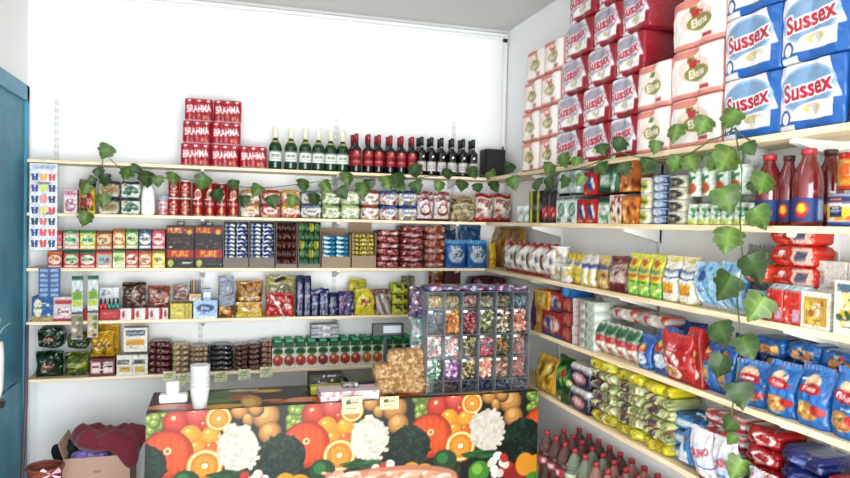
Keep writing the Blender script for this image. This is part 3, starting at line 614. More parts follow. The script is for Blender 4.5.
row('b', 3, 119, 168, 308.5, None, 'seasoning_box', 'box', 'small white and red seasoning box', n=7, prints=small, hz=.078, seed=3)
row('b', 3, 120.5, 145.5, 0, mx('6a5248', ['9a7a68', 'c8b8a8', '4a3430', 'b89a88'], '4a3034'), 'nut_bag', 'bag', 'brown nut bag with dark maroon rim', kind='pillow', z=zt, hz=.175, d=.12)
row('b', 3, 146, 170, 0, mx('b89888', ['e0d0c4', '9a5a48', '6a3a30', 'c86a58'], 'a8584a'), 'nut_bag', 'bag', 'beige and red spice bag with rust rim', kind='pillow', z=zt, hz=.15, d=.12)
row('b', 3, 170, 192, 303.5, [('f', 'd9c94a'), ('r', .0, .3, .62, .42, 'efe69a'), ('r', .66, 0, .7, 1, 'a89a30'), ('r', .82, 0, .86, 1, 'a89a30')], 'tea_carton', 'carton', 'pale yellow tea carton')
row('b', 3, 172, 190, 0, mx('a8948c', ['c85a50', 'd8d4cc', '6a5a58', '8aa0a8'], 'b8b8b8'), 'spice_bag', 'bag', 'grey and red spice bag on the yellow carton', kind='pillow', z=ZS[3]+.12, hz=.12, d=.1)
row('b', 3, 193, 217.5, 300.5, [('f', 'b8cfe6'), ('r', 0, .0, 1, .12, 'dfe9f2'), ('d', .4, .1, .3, 'd8e6f4'), ('e', .5, .58, .36, .2, '3a6aa8'), ('t', 'Elite', .5, .58, .18, 'eaf2fa', .55)], 'tissue_box', 'tissue box', 'light blue tissue box')
row('b', 3, 189, 201, 0, [('f', 'e0c8b8'), ('r', 0, .75, 1, 1, 'e8c060'), ('n', 10, .1, ['d87a6a', 'f4ece0', '8ab0c8'], 0, 0, 1, .7)], 'pencil_box', 'box', 'pastel box on tissues, full of pencils', z=ZS[3]+.125, hz=.05, d=.09)
for k in range(7):
    t = link('coloured_pencil', MB().lathe([(.004, 0), (.004, .085), (.001, .1)], 6).build('pencil'), mat('pencil_%d' % k, ['4a4a50', '7a3a3a', 'c8a030', '3a6a4a', '6a6a78', '4a5a8a', '8a5a3a'][k], rough=.5), None, (bX(190.5+k*1.55, 1.5, 5.09), 5.115, ZS[3]+.175))
    tag(t, 'thin coloured pencil standing in the pastel box, '+posword(k, 7), 'pencil')
row('b', 3, 203, 211, 0, [('f', 'a8bcd0'), ('r', .1, .3, .9, .7, 'dfe8f0')], 'soap_bar', 'soap', 'pale blue soap box on top of the tissues', z=ZS[3]+.125, hz=.085, d=.08)
row('b', 3, 218, 235, 296, [('f', '8a5a2a'), ('r', 0, .55, 1, 1, 'a8b4c4'), ('n', 12, .12, ['e8a83a', 'c8782a', '5a3418', 'f0c860'], .05, .02, .95, .52)], 'coffee_packet', 'packet', 'amber brown coffee packet', kind='pouch', d=.08)
row('b', 3, 217.5, 233.5, 277, [('f', 'a8b2c2'), ('n', 26, .08, ['dfe4ec', '7a88a0', 'c8a0a8', '5a6a88'], 0, 0, 1, 1)], 'snack_bag', 'bag', 'grey blue snack bag standing behind the coffee', kind='pouch', d=.08, off=.11)
row('b', 3, 235.5, 263, 303, [('f', 'd8b848'), ('n', 22, .08, ['f4e8d0', 'e8c0a8', 'b8862a', 'f8f2e2'], 0, .45, 1, 1), ('r', 0, 0, 1, .3, 'e6d468')], 'chips_packet', 'packet', 'yellow and cream packet in front', kind='pillow', d=.07)
row('b', 3, 235, 263, 281.5, [('f', 'b8862c'), ('n', 34, .08, ['e0b04a', '8a5c1c', 'f0d890', '6a4414'], 0, 0, 1, 1)], 'chips_packet', 'packet', 'golden packet of chips standing behind', kind='pillow', d=.07, off=.1)
row('b', 3, 264.5, 295, 276.5, [('f', 'b8b078'), ('r', .1, .08, .9, .78, '8a8468'), ('n', 30, .07, ['e8e4d8', 'c8c0a8', '6a6450', 'f2efe6'], .12, .1, .88, .74), ('e', .5, .9, .2, .05, '4a4a28')], 'nut_bag', 'bag', 'olive bag with a window of white sweets', kind='pillow', d=.1, off=.07)
row('b', 3, 265, 295, 294, [('f', 'c83430'), ('n', 16, .1, ['e87a6a', 'f4d8cc', '9a1c20'], .05, .1, .95, .9), ('d', .5, .62, .68, 'f2e6e0')], 'sweets_packet', 'packet', 'red sweets packet', kind='pillow', d=.07)
bw = [('f', '232f6a'), ('n', 8, .12, ['4a6ac0', 'c8d0e8', '141c44', '8a2a5a'], 0, .1, 1, .9), ('t', 'CHOC', .5, .5, .16, 'dfe4f4', .7)]
for k, (x0, x1, yt) in enumerate(((296, 303.5, 275.5), (303.5, 311, 276), (311, 319, 291.5), (319, 329, 289), (329, 338, 293), (338, 354, 291.5))):
    row('b', 3, x0, x1, yt, [bw[0], bw[1], ('t', 'CHOC', .5, .5, .12, ['dfe4f4', 'f0a8b8', 'e8e8e8'][k % 3], .8)] if k < 5 else [('f', '4a3a7a'), ('n', 14, .1, ['8a5aa0', 'd8b8d8', '2a1f5a', 'c87a90'], 0, 0, 1, 1)], 'chocolate_pack', 'chocolate', ['navy blue', 'dark blue and pink', 'midnight blue', 'royal blue', 'blue and white', 'purple and lilac'][k]+' chocolate packet', kind='brick', d=.07)
o = row('b', 3, 309, 325, 0, [('f', '2a3f8a'), ('n', 8, .1, ['8aa0d8', '16204a'], 0, 0, 1, 1)], 'chocolate_pack', 'chocolate', 'blue chocolate bar leaning on top of the others', kind='brick', hz=.035, z=ZS[3]+.165, off=.02, d=.05)[0]; o.rotation_euler[1] = -.25
yw = lambda bg, b2: [('f', bg), ('n', 12, .12, b2, .05, .1, .95, .9), ('t', 'Max', .5, .55, .2, 'b8302a', .5)]
row('b', 3, 348, 367, 280, yw('c8c03a', ['e6e07a', '9a9a2a']), 'snack_bag', 'bag', 'olive yellow snack bag standing at the back', kind='pillow', off=.11, d=.08)
row('b', 3, 355, 376, 290, yw('e0d42c', ['f2ea80', 'b8b020']), 'snack_bag', 'bag', 'bright yellow snack bag in front', kind='pillow', d=.08)
row('b', 3, 376, 392, 291, [('f', 'b8a898'), ('d', .6, .2, .28, '4a4a58'), ('d', .6, .4, .48, 'e8e4e0'), ('d', .6, .6, .68, '4a4a58'), ('d', .6, .8, .9, 'e8e4e0'), ('d', .6, 1.1, 1.2, '4a4a58')], 'wafer_packet', 'packet', 'striped grey wafer packet', kind='brick')
row('b', 3, 370, 389, 0, [('f', '8a5a40'), ('d', 0, .3, .36, 'c89a78'), ('d', 0, .7, .76, 'c89a78')], 'wafer_packet', 'packet', 'brown wafer packet at the back', kind='brick', z=ZS[3]+.15, hz=.045, off=.03, d=.1)
row('b', 3, 392, 408, 283, [('f', 'c8d02c'), ('n', 7, .11, ['1c1c14', '2a2a1a'], .1, .1, .95, .9), ('e', .35, .4, .2, .12, 'e8ec8a')], 'biscuit_packet', 'packet', 'lime yellow packet with black dots', kind='brick', L=3)
row('b', 3, 401, 415, 276.5, [('f', '8a8a6a'), ('n', 12, .12, ['b8b898', '5a5a40'], 0, 0, 1, 1)], 'biscuit_packet', 'packet', 'olive grey packet standing behind', kind='pillow', off=.14, d=.06)
a = bX(437, ZS[3], 5.14)
row('b', 3, 429, 444, 270, [('f', 'a8862a'), ('r', 0, .7, 1, .85, '8a2a24'), ('n', 16, .1, ['d8b84a', '6a4a1a'], .05, .05, .95, .65)], 'sauce_jar', 'jar', 'tall amber jar behind the candy case', kind='can', off=.08, d=.08)
row('b', 3, 444.5, 460, 269.5, [('f', '6a2424'), ('r', 0, .6, 1, .66, 'c8a05a'), ('r', 0, .25, 1, .3, 'c8a05a'), ('n', 8, .1, ['8a3a34', '3a1414'], .05, .05, .95, .55)], 'chocolate_box', 'box', 'dark red box behind the candy case', n=2, off=.08)
row('b', 3, 471, 508, 277, [('f', '5a2028'), ('n', 50, .05, ['7a3038', '3a1018', '8a4a50'], 0, 0, 1, 1)], 'bean_bag', 'bag', 'big dark red bag of beans lying near the corner', kind='flat', off=.03, d=.2)
# ================================================================ LOWEST BACK SHELF
gb = [('f', '1f4a2c'), ('n', 14, .1, ['0f2a18', '3a6a44', 'b8c8b8', '14381f'], 0, 0, 1, 1), ('e', .45, .45, .25, .12, '8a3a2c'), ('t', 'Yerba', .45, .45, .12, 'e8e0c8', .4)]
row('b', 4, 33, 62, 353, gb, 'herb_bag', 'bag', 'dark green shiny herb bag', kind='pillow', d=.14)
row('b', 4, 36, 63, 0, gb, 'herb_bag', 'bag', 'dark green herb bag lying on the others', kind='flat', z=ZS[4]+.205, hz=.13, d=.16, seed=8)
row('b', 4, 62, 89, 354, [('f', '6a7a2a'), ('n', 16, .09, ['8a9a3a', '3a4a18', 'c8c86a', '4a6a2a'], 0, 0, 1, 1), ('r', .1, .42, .9, .6, 'a8b04a')], 'herb_bag', 'bag', 'olive green herb bag', kind='pillow', d=.14)
row('b', 4, 66, 88, 0, [('f', '4a5a24'), ('n', 16, .09, ['6a7a3a', '2a3a18'], 0, 0, 1, 1)], 'herb_bag', 'bag', 'dark olive herb bag on top', kind='flat', z=ZS[4]+.195, hz=.1, d=.14)
yb_ = [('f', 'd8ae1c'), ('n', 8, .1, ['f0d050', 'a8820c'], 0, 0, 1, 1), ('t', 'Maizena', .5, .5, .2, '8a5a10', .7)]
row('b', 4, 89, 115, 359, [('f', '8a3040'), ('r', .08, .2, .42, .8, 'e8dcd8'), ('r', .55, .2, .92, .8, 'e8dcd8'), ('r', .12, .5, .38, .6, '8a3040'), ('r', .6, .5, .88, .6, '5a2030'), ('d', 0, .48, .5, '5a1824')], 'spice_carton', 'carton', 'maroon carton with two white panels')
row('b', 4, 89, 114, 0, yb_, 'flour_bag', 'bag', 'golden yellow bag on the maroon carton', kind='pillow', z=ZS[4]+.128, hz=.17, d=.12)
row('b', 4, 97, 120, 324, yb_, 'flour_bag', 'bag', 'golden yellow bag, taller, standing behind', kind='pillow', off=.13, d=.08, seed=2)
row('b', 4, 116, 148, 355, [('f', 'e3e0da'), ('r', .05, .55, .42, .75, '4a4a48'), ('r', .55, .55, .9, .75, '6a6a60'), ('t', 'CREMA', .24, .65, .12, 'f0f0ec', .3), ('r', .1, .2, .45, .42, 'd8b83a'), ('r', .58, .18, .9, .42, 'd8c03a'), ('d', 0, .49, .51, 'b8b4ac')], 'custard_carton', 'carton', 'wide white carton with yellow panels')
row('b', 4, 123, 147.5, 0, [('f', 'e6e2d6'), ('r', .12, .68, .88, .88, '24406a'), ('t', 'DELICIAS', .5, .78, .12, 'f0f0f0', .7), ('r', .12, .28, .85, .5, 'e0a82a')], 'custard_carton', 'carton', 'white carton with navy and yellow, on the wide one', z=ZS[4]+.162, hz=.165, d=.1)
def bean(c, t): return [('f', c), ('n', 60, .045, t, 0, 0, 1, 1)]
for x0, x1, yt, c, t, nm in ((148, 171, 342, '6a2430', ['8a3a44', '4a141e', 'a85a60'], 'dark maroon bean'), (171, 188.5, 345, 'b09a72', ['d0bc94', '8a7450', 'e0d0b0'], 'pale tan lentil'), (188.5, 209, 347, 'a08468', ['c8ac8c', '7a5c44', 'e0ccb4'], 'light brown bean'),
                             (209, 233.5, 345.5, '1f1f24', ['3a3a42', '0c0c10', '5a5a62'], 'black bean'), (234, 248, 345.5, '6a4440', ['8a6058', '4a2824', 'c8aca0'], 'reddish brown bean'), (248, 260, 344, '6e4a42', ['8e665a', '4c2c28', 'c0a498'], 'brown bean'), (260, 273, 342, '86604e', ['a8826c', '5e4034', 'd0b4a0'], 'tan brown bean')):
    row('b', 4, x0, x1, yt, bean(c, t), 'bean_bag', 'bag', nm+' bag', kind='flat', L=5, d=.19, seed=int(x0), shelf='lowest back shelf')
# juice cartons
jf = lambda c: [('f', 'e6e6da'), ('r', 0, .8, 1, 1, '1f6a44'), ('e', .5, .66, .42, .13, '3a8a3a'), ('e', .5, .68, .34, .08, '1c5a30'), ('e', .5, .32, .44, .2, c), ('e', .42, .4, .12, .07, 'f0c8a0'), ('r', 0, 0, 1, .08, 'd8dccf')]
cs = ['c84a30', 'b8402c', 'c84a30', 'd0502c', 'a83038', 'c85a34', 'c0442c', 'c03c2c', 'd88a3a', 'd07a34', 'd88a3a', 'd0602c', 'b84a38', 'a85048']
Zj = ZS[4]
x0j = bX(272, Zj, BF+.012); x1j = bX(424, Zj, BF+.012); wj = (x1j-x0j)/14; hj = onY(345, 338, BF+.012).z-Zj-.003
jm = {c: wrap('juice', wj*.975, .055, hj*.9, jf(c), 'box', 12, 26, 1, side='d9dccc', top='2a7a50') for c in set(cs)}
for r_ in range(3):
    for k in range(14):
        o = link('sauce_carton', jm[cs[(k+r_*3) % 14]], CARD, None, (x0j+(k+.5)*wj, BF+.012+.03+r_*.066, Zj), R0.uniform(-.04, .04))
        link('cap', MB().box(-wj*.33, wj*.33, -.018, .018, hj*.9, hj, .004).build('cap'), mat('green_cap', '2c8a5a', rough=.4), o) if (r_, k) == (0, 0) else None
        if (r_, k) != (0, 0): c_ = jcap.copy(); COL.objects.link(c_); c_.parent = o
        else: jcap = o.children[0]
        tag(o, 'green and white sauce carton, '+['front', 'middle', 'back'][r_]+' row, '+posword(k, 14), 'carton', 'green and white sauce cartons')
row('b', 4, 311, 339, 0, [('f', 'c4c8cc'), ('r', 0, .4, 1, .6, '6a7078'), ('r', .4, .3, .7, .7, 'e6e8ea'), ('r', 0, 0, 1, .08, '8a9098')], 'napkin_carton', 'carton', 'long grey carton lying on the sauce cartons', z=Zj+hj+.001, hz=.1, L=2, off=.06, d=.1, shelf='')
# ---- hanging card of clips beside the door
a0_ = onY(30, 163, 5.035); a1_ = onY(57, 250, 5.035); cw = a1_.x-a0_.x; chh = a0_.z-a1_.z
card = link('backing_card', wrap('card', cw, .004, chh, [('f', 'e9edf3'), ('r', .08, .93, .9, .97, 'b8c4d4')], 'box', 14, 40), CARD, None, ((a0_.x+a1_.x)/2, 5.035, a1_.z))
tag(card, 'white card of small coloured clips hanging beside the teal door', 'card of clips')
link('hook', MB().tube([(0, 0, chh-.005), (0, .0, ZS[0]-.004-a1_.z), (0, .03, ZS[0]+.002-a1_.z)], .002, 6).build('hook'), METW, card)
cc = [['2c4a8a', 'e0a040', 'd84a4a'], ['3a4a8a', 'c8d060', '24406a'], ['2a4a7a', 'e08a70', '24406a'], ['24407a', 'e0d060', 'd0404a'], ['1c2a4a', 'c86a5a', '2a3a5a'], ['24407a', 'd84a4a', 'c83a3a'], ['2a3a6a', 'c8404a', '24406a']]
for i, r_ in enumerate(cc):
    for j, c in enumerate(r_):
        x = (j-1)*cw*.31; z = chh*(.84-i*.128); s_ = cw*.13
        mb = MB().add([(x-s_, -.004, z+s_*1.1), (x-s_*.25, -.004, z+s_*1.1), (x-s_*.1, -.004, z-s_), (x-s_*.75, -.004, z-s_), (x+s_*.25, -.004, z+s_*1.1), (x+s_, -.004, z+s_*1.1), (x+s_*.75, -.004, z-s_), (x+s_*.1, -.004, z-s_),
                       (x-s_, -.009, z+s_*1.1), (x-s_*.25, -.009, z+s_*1.1), (x-s_*.1, -.009, z-s_), (x-s_*.75, -.009, z-s_), (x+s_*.25, -.009, z+s_*1.1), (x+s_, -.009, z+s_*1.1), (x+s_*.75, -.009, z-s_), (x+s_*.1, -.009, z-s_)],
                      [(0, 3, 2, 1), (4, 7, 6, 5), (8, 9, 10, 11), (12, 13, 14, 15)]+[(k, (k+1) % 4, 8+(k+1) % 4, 8+k) for k in range(4)]+[(4+k, 4+(k+1) % 4, 12+(k+1) % 4, 12+k) for k in range(4)])
        mb.box(x-s_*.5, x+s_*.5, -.008, -.004, z-s_*.1, z+s_*.25)
        link('clip', mb.build('clip'), mat('clip_'+c, c, rough=.4), card)
# blister pack and hanging strips
pa = onY(39, 268, 5.035); pb = onY(60, 297, 5.035)
o = link('blister_pack', wrap('blister', pb.x-pa.x, .02, pa.z-pb.z, [('f', '4a78b0')]+[('r', .08+.47*i, .05+j*.16, .45+.47*i, .15+j*.16, 'a8c0dc') for i in range(2) for j in range(6)], 'box', 20, 28), CARD, None, ((pa.x+pb.x)/2, 5.035, pb.z))
tag(o, 'blue blister pack with silver pockets hanging below third shelf', 'blister pack')
for k, (x0, x1, y0, y1) in enumerate(((72, 82.5, 276, 339), (88, 98, 275.5, 337))):
    pa = onY(x0, y0, 5.035); pb = onY(x1, y1, 5.035); w_ = pb.x-pa.x; h_ = pa.z-pb.z
    o = link('hanging_strip', wrap('strip', w_, .012, h_, [('f', 'd9dde0'), ('r', 0, .93, 1, 1, '2a7a50'), ('r', .1, .62, .9, .75, '8ab83a'), ('r', .1, .52, .9, .6, 'c8d44a'), ('r', 0, .4, 1, .43, '4a4a44'), ('r', 0, .02, 1, .38, 'a89a88' if k == 0 else 'c8bc9a'), ('n', 8, .2, ['6a5a50', 'e0d8c8', '7a8a50'], .1, .02, .9, .36)], 'box', 12, 60), CARD, None, ((pa.x+pb.x)/2, 5.035, pb.z))
    link('hook', MB().tube([(0, 0, h_-.005), (0, 0, h_+.02), (0, .012, h_+.05), (0, .03, ZS[2]+.002-pb.z)], .002, 6).build('hook'), METW, o)
    tag(o, 'long narrow green and white product strip hanging from shelf, '+('left', 'right')[k]+' of two', 'hanging strip')
# price tags
def ptag(px, py, w_, h_, Y, col, desc, x=None, rz=0):
    pa = onY(px, py, Y); pb = onY(px+w_, py+h_, Y)
    o = link('price_tag', wrap('tag', pb.x-pa.x, .002, pa.z-pb.z, [('f', col), ('r', .15, .6, .8, .68, '8a8a6a'), ('r', .15, .35, .6, .43, '9a9a7a')], 'box', 12, 10), CARD, None, ((pa.x+pb.x)/2, Y, pb.z))
    tag(o, desc, 'price tag')
for k, (px, py) in enumerate(((163, 371.5), (177, 374), (214.5, 371.5), (238, 369.5), (260, 367))):
    ptag(px, py, 12.5, 10, BF-.008, 'e6e6c0', 'pale yellow price tag on the lowest back shelf edge, '+posword(k, 5))
ptag(280, 316.5, 8, 4.5, BF-.008, 'eeeeea', 'tiny white price tag on the fourth back shelf edge')
# ================================================================ RIGHT WALL, TOP: paper packs
def suss(main, light, swirl, txt):
    return [('f', 'ece9ea'), ('r', 0, 0, 1, .15, main), ('d', .3, 1.08, 1.6, main), ('e', .46, .6, .44, .34, light), ('e', .46, .6, .4, .3, 'b4aebc' if main[0] == 'a' else '8fb0ce'), ('e', .62, .27, .34, .13, 'efece8'), ('e', .55, .3, .14, .07, 'd8cc90'), ('n', 10, .05, ['f6f4f2', 'dcd4d0'], .5, .2, .92, .36),
            ('t', txt, .47, .6, .3, 'c9304e', .76, .1, 'f4eeee'), ('e', .14, .2, .09, .13, swirl), ('e', .14, .2, .06, .09, 'f0eef0'), ('r', .86, .02, 1, .4, main), ('r', 0, 0, .3, .1, 'ece9ea')]
sred = suss('ad1f3c', 'c8c2cc', 'c84a60', 'Sussex'); sblue = suss('2a7ac0', 'a9c4dc', '2a6ab0', 'Sussex')
pinkp = [('f', 'f5eee8'), ('r', 0, .0, 1, .1, 'e6a298'), ('d', -.5, -.42, -.3, 'e8aca0'), ('e', .3, .9, .3, .1, 'e59a8a'), ('r', 0, .94, 1, 1, 'ecc0b6'), ('r', .62, .12, .8, .2, 'c8504a'), ('e', .5, .55, .3, .24, 'f3ded2'), ('e', .56, .46, .24, .16, 'a8a058'), ('t', 'Elena', .56, .47, .17, 'eee9d8', .42, .1), ('n', 8, .05, ['c84a44', 'f6efe6', '8a9a4a'], .36, .58, .64, .8), ('r', .8, .1, .84, .9, 'f6f0ea')]
Xp = RF+.012; Zt = ZS[0]
hA = (onX(545, 43, Xp).z-Zt)/4; hC = (onX(572, 24, Xp).z-Zt)/4; hF = (onX(655, 62, Xp).z-Zt)/2; hG = (onX(690, 47, Xp).z-Zt)/2; hH = (onX(747, 13, Xp).z-Zt)/2
def tp(x0, x1, h, L, ops, desc, seed, sidec, L0=0, lean=.0):
    y0, y1 = rY(x0, Zt, Xp), rY(x1, Zt, Xp); wd = abs(y0-y1)*.985
    px = abs(x1-x0); me = wrap('paper_pack', wd, .225, h*.99, ops, 'wrap4', int(min(84, px*1.6)), int(min(72, px*1.9*h/wd*.8)), seed, lobes=2, side=sidec, detail=False, top='eee4e4')
    for j in range(L0, L):
        o = link('paper_roll_pack', me, FILM, None, (Xp+.1125+R0.uniform(-.004, .004), (y0+y1)/2+R0.uniform(-.004, .004)-lean*1.4*max(0, j-1), Zt+j*h), -PI/2+R0.uniform(-.02, .02))
        tag(o, desc+', '+(['bottom', 'second from bottom', 'third from bottom', 'fourth from bottom', 'topmost'][j] if j < L-1 or j == 0 else 'topmost'), 'toilet paper pack', 'paper roll packs on the top right shelf')
pk = 'e2a69a'
tp(519, 536, hA, 4, pinkp, 'pink paper roll pack in the stack nearest the corner', 1, pk, lean=.02); tp(536, 554, hA, 4, pinkp, 'pink paper roll pack in the second stack from corner', 2, pk, lean=.02)
tp(554, 580, hC, 5, sred, 'red paper roll pack in the first red stack', 3, 'ad1f3c', lean=.03); tp(580, 607, hC, 5, sred, 'red paper roll pack in the middle red stack', 4, 'ad1f3c', lean=.03); tp(607, 634, hC, 5, sred, 'red paper roll pack in the last red stack', 5, 'ad1f3c', lean=.03)
tp(634, 667, hF, 2, pinkp, 'pink paper roll pack right of the red stacks', 6, pk); tp(667, 718, hG, 3, pinkp, 'pink paper roll pack beside the blue packs', 7, pk)
tp(719, 776, hH, 3, sblue, 'blue paper roll pack in the left blue stack', 8, '2a7ac0'); tp(776, 843, hH, 3, sblue, 'blue paper roll pack in the right blue stack', 9, '2a7ac0')
tp(844, 930, hH, 2, [('f', 'ece6e2'), ('r', 0, .1, 1, .5, 'c83a30')]+pinkp[5:8], 'red and white paper pack at the right picture edge', 10, 'd8cac4')
# ================================================================ SECOND RIGHT SHELF
r2 = lambda *a, **k: row('r', 1, *a, **k)
r2(513, 528, 206, [('f', 'dfe6e2'), ('e', .5, .6, .38, .2, '9ac0b8'), ('e', .5, .6, .26, .12, 'e9efec'), ('r', 0, .12, 1, .2, '8ab0a8')], 'tissue_roll', 'roll', 'white and teal roll near the corner', kind='can', n=2, d=.1, topc='e9ecea')
r2(528, 541, 191, [('f', '24241c'), ('r', .12, .0, .3, 1, 'c9c83a'), ('r', .62, 0, .8, 1, 'c9c83a'), ('r', 0, .45, 1, .55, 'a8a8a0')], 'spice_box', 'box', 'tall black box with two yellow stripes')
r2(541, 556, 185, [('f', '1e2438'), ('r', 0, .15, 1, .45, 'c42a34'), ('n', 4, .1, ['f0d8d8'], .1, .2, .9, .4), ('r', .3, .6, .7, .62, '8a8a98')], 'coffee_bag', 'bag', 'navy bag with red label', kind='brick', n=2, d=.1)
r2(556, 576.5, 196, [('f', 'dfe7e2'), ('r', 0, .85, 1, .95, '2a2a34'), ('e', .5, .5, .3, .22, '3a8a6a'), ('e', .5, .5, .2, .14, 'dfe7e2'), ('t', 'Te', .5, .5, .15, '1c4a3a', .4), ('r', .1, .08, .5, .2, '2a3a34')], 'tea_carton', 'carton', 'white carton with green badge and dark top', n=2)
r2(556, 576.5, 0, [('f', 'c9d9d4'), ('n', 10, .1, ['e9f0ee', '9abcb4'], 0, 0, 1, 1)], 'tissue_pack', 'packet', 'pale mint packet on the green badge cartons', kind='wrap4', z=ZS[1]+.185, hz=.135, d=.14, shelf='')
dt = [('f', 'c8242c'), ('d', .5, .5, .85, '2a58a0'), ('d', .5, .85, 1.05, 'e9ece9'), ('r', 0, 0, 1, .25, 'c8242c'), ('r', 0, .75, 1, 1, 'c8242c'), ('t', 'Skip', .45, .12, .12, 'f2d8b0', .5), ('e', .2, .12, .12, .08, 'e8a030')]
r2(576, 596, 199.5, dt, 'detergent_box', 'box', 'red and blue detergent box', n=2)
r2(583, 596, 0, dt, 'detergent_box', 'box', 'red and blue detergent box, on top of its twins', z=ZS[1]+.165, hz=.13, shelf='')
r2(597, 609, 199, [('f', 'dce8dc'), ('r', 0, .8, 1, 1, '1f5a3a'), ('e', .5, .6, .4, .12, 'e9ece4'), ('t', 'Te', .5, .6, .12, '2a6a44', .5), ('n', 6, .14, ['3a8a5a', '8ac09a'], .1, .05, .9, .45)], 'tea_carton', 'carton', 'white and green tea carton with green top')
r2(598, 618, 0, [('f', '2a6a48'), ('r', .1, .3, .9, .7, 'c8dccc'), ('r', .0, 0, 1, .2, '1c4a30'), ('n', 6, .1, ['e9f0e6', '5a9a74'], .5, .1, 1, .8)], 'tea_carton', 'carton', 'dark green carton with pale panel on top', z=ZS[1]+.17, hz=.145, shelf='', where='of the green tea cartons')
r2(609, 620.5, 195, [('f', 'e8e0d0'), ('n', 16, .13, ['b8322c', '8a2420', 'd8c040'], .05, .05, .95, .95)], 'fruit_box', 'box', 'white box with dark red dots')
og = [('f', 'd8862a'), ('r', 0, .4, 1, .55, 'e8b040'), ('n', 16, .12, ['8a4a20', 'f0d8a0', 'b85a24', 'e8c060'], .05, .05, .95, .95), ('t', 'Nes', .5, .48, .12, 'b02a20', .5)]
r2(621, 637, 197, og, 'cereal_box', 'box', 'orange cereal box standing in front', d=.12)
r2(619, 635, 0, [('f', 'c87a2a'), ('n', 14, .13, ['f0d8a0', '8a3a20', 'e8c060'], 0, 0, 1, 1)], 'cereal_box', 'box', 'orange brown cereal box on top of the orange one', z=ZS[1]+.17, hz=.165, shelf='', d=.1)
tin = lambda a, b, c, t: [('f', a), ('r', 0, .9, 1, 1, 'c8c8c0'), ('r', 0, 0, 1, .08, 'b8b8b0'), ('e', .5, .5, .36, .34, b), ('t', t, .5, .5, .26, c, .6)]
r2(636, 647, 178, tin('e0e0cc', 'b8c04a', '3a4a24', 'MAIZ'), 'food_tin', 'tin', 'white tin with yellow green spot', kind='can', L=3, d=.08, topc='c8c8c4')
r2(647, 662, 175.5, [('f', '4a68a0'), ('r', 0, 0, .3, 1, 'd8c83a'), ('e', .6, .5, .28, .3, 'c8d0dc'), ('r', 0, 0, 1, .12, '2a3f70')], 'tuna_tin', 'tin', 'flat blue and yellow tin', kind='can', L=6, d=.1, topc='9aa4b4')
r2(662.5, 681, 176, tin('d8d4b8', '33352c', 'd8d8b8', 'ATUN'), 'food_tin', 'tin', 'cream tin with dark badge', kind='can', L=4, d=.12, topc='c8c8c0')
gt = tin('e2e8dc', '3a8a4a', 'e9f0e0', 'SALSA')
r2(683, 743, 203, [('f', 'e2e8de'), ('r', 0, .9, 1, 1, 'c0c4be'), ('n', 5, .16, ['2f7a3c', '5aa04a'], .05, .3, .95, .8), ('r', 0, 0, 1, .28, 'c0cc6a'), ('n', 5, .1, ['3a6a2a', 'e8e8a0'], .05, .02, .95, .26)], 'vegetable_tin', 'tin', 'white and green vegetable tin in front, lower layer', kind='can', n=5, d=.1, topc='c8ccc4')
r2(684, 741, 0, [('f', 'd8e4d8'), ('r', 0, .88, 1, 1, 'b8beb4'), ('r', 0, .35, .6, .75, '3a8a4a'), ('e', .5, .3, .3, .2, 'c86a3a'), ('n', 4, .1, ['f0f4ea', '2a6a3a'], .1, .1, .9, .8)], 'vegetable_tin', 'tin', 'green striped vegetable tin in front, upper layer', kind='can', n=4, d=.1, z=ZS[1]+.128, hz=.125, topc='c8ccc4', shelf='second right shelf')
r2(697, 752, 0, [('f', 'e0e4e0'), ('r', 0, .1, 1, .3, '6a9a4a'), ('r', 0, .9, 1, 1, '8a8c88')], 'food_jar', 'jar', 'white jar in the back row behind vegetable tins', kind='can', n=4, d=.1, off=.12, z=ZS[1], hz=.36)
r2(744, 757, 203, [('f', 'dcdedc'), ('r', 0, .1, .4, .5, '2a2c2a'), ('r', 0, .9, 1, 1, 'b8bab8')], 'food_tin', 'tin', 'plain white tin beside the red bottles', kind='can', L=2, d=.08, topc='c8ccc4')
# red sauce bottles
REDS = mat('tomato_sauce', '601214', rough=.1, spec=.6, coat=.6)
lb = [('f', '2a4f90'), ('e', .5, .5, .13, .34, 'c8302c'), ('e', .5, .55, .08, .2, 'e8c83a'), ('r', .8, .1, 1, .9, 'b8c8dc'), ('r', 0, .1, .12, .9, 'a8283a')]
Z1 = ZS[1]
def sauce(px0, px1, yt, X, cap, desc, tilt=0):
    ya, yb2 = rY(px0, Z1, X), rY(px1, Z1, X); R = abs(ya-yb2)/2*.97; H = onX((px0+px1)/2, yt, X).z-Z1
    t = empty('sauce_bottle', (X, (ya+yb2)/2, Z1), -1.2)
    p = [(R*.85, 0), (R, .01), (R, H*.52), (R*1.0, H*.58), (R*.92, H*.68), (R*.7, H*.78), (R*.5, H*.85), (R*.44, H*.9), (R*.44, H*.94)]
    link('glass_body', MB().lathe(p, 22).build('body'), REDS, t)
    link('lid', MB().lathe([(R*.5, H*.92), (R*.52, H*.99), (R*.48, H)], 16).build('lid'), cap, t)
    link('label', arc_label(R+.001, H*.06, H*.36, lb, 'label', -1.7, 1.7, 26, 14), CARD, t)
    tag(t, desc, 'bottle')
DCAP = mat('dark_lid', '3a2420', rough=.4); RCAP = mat('red_lid', '982830', rough=.35)
sauce(758, 778, 155, RF+.06, RCAP, 'red sauce bottle with red lid, left of four bottles'); sauce(778.5, 796, 156, RF+.09, DCAP, 'red sauce bottle with dark lid, between two red lidded bottles')
sauce(795, 819, 149, RF+.06, RCAP, 'large red sauce bottle with pinkish lid, second from right'); sauce(818, 840, 150, RF+.17, DCAP, 'dark red sauce bottle behind the stacked fruit tins')
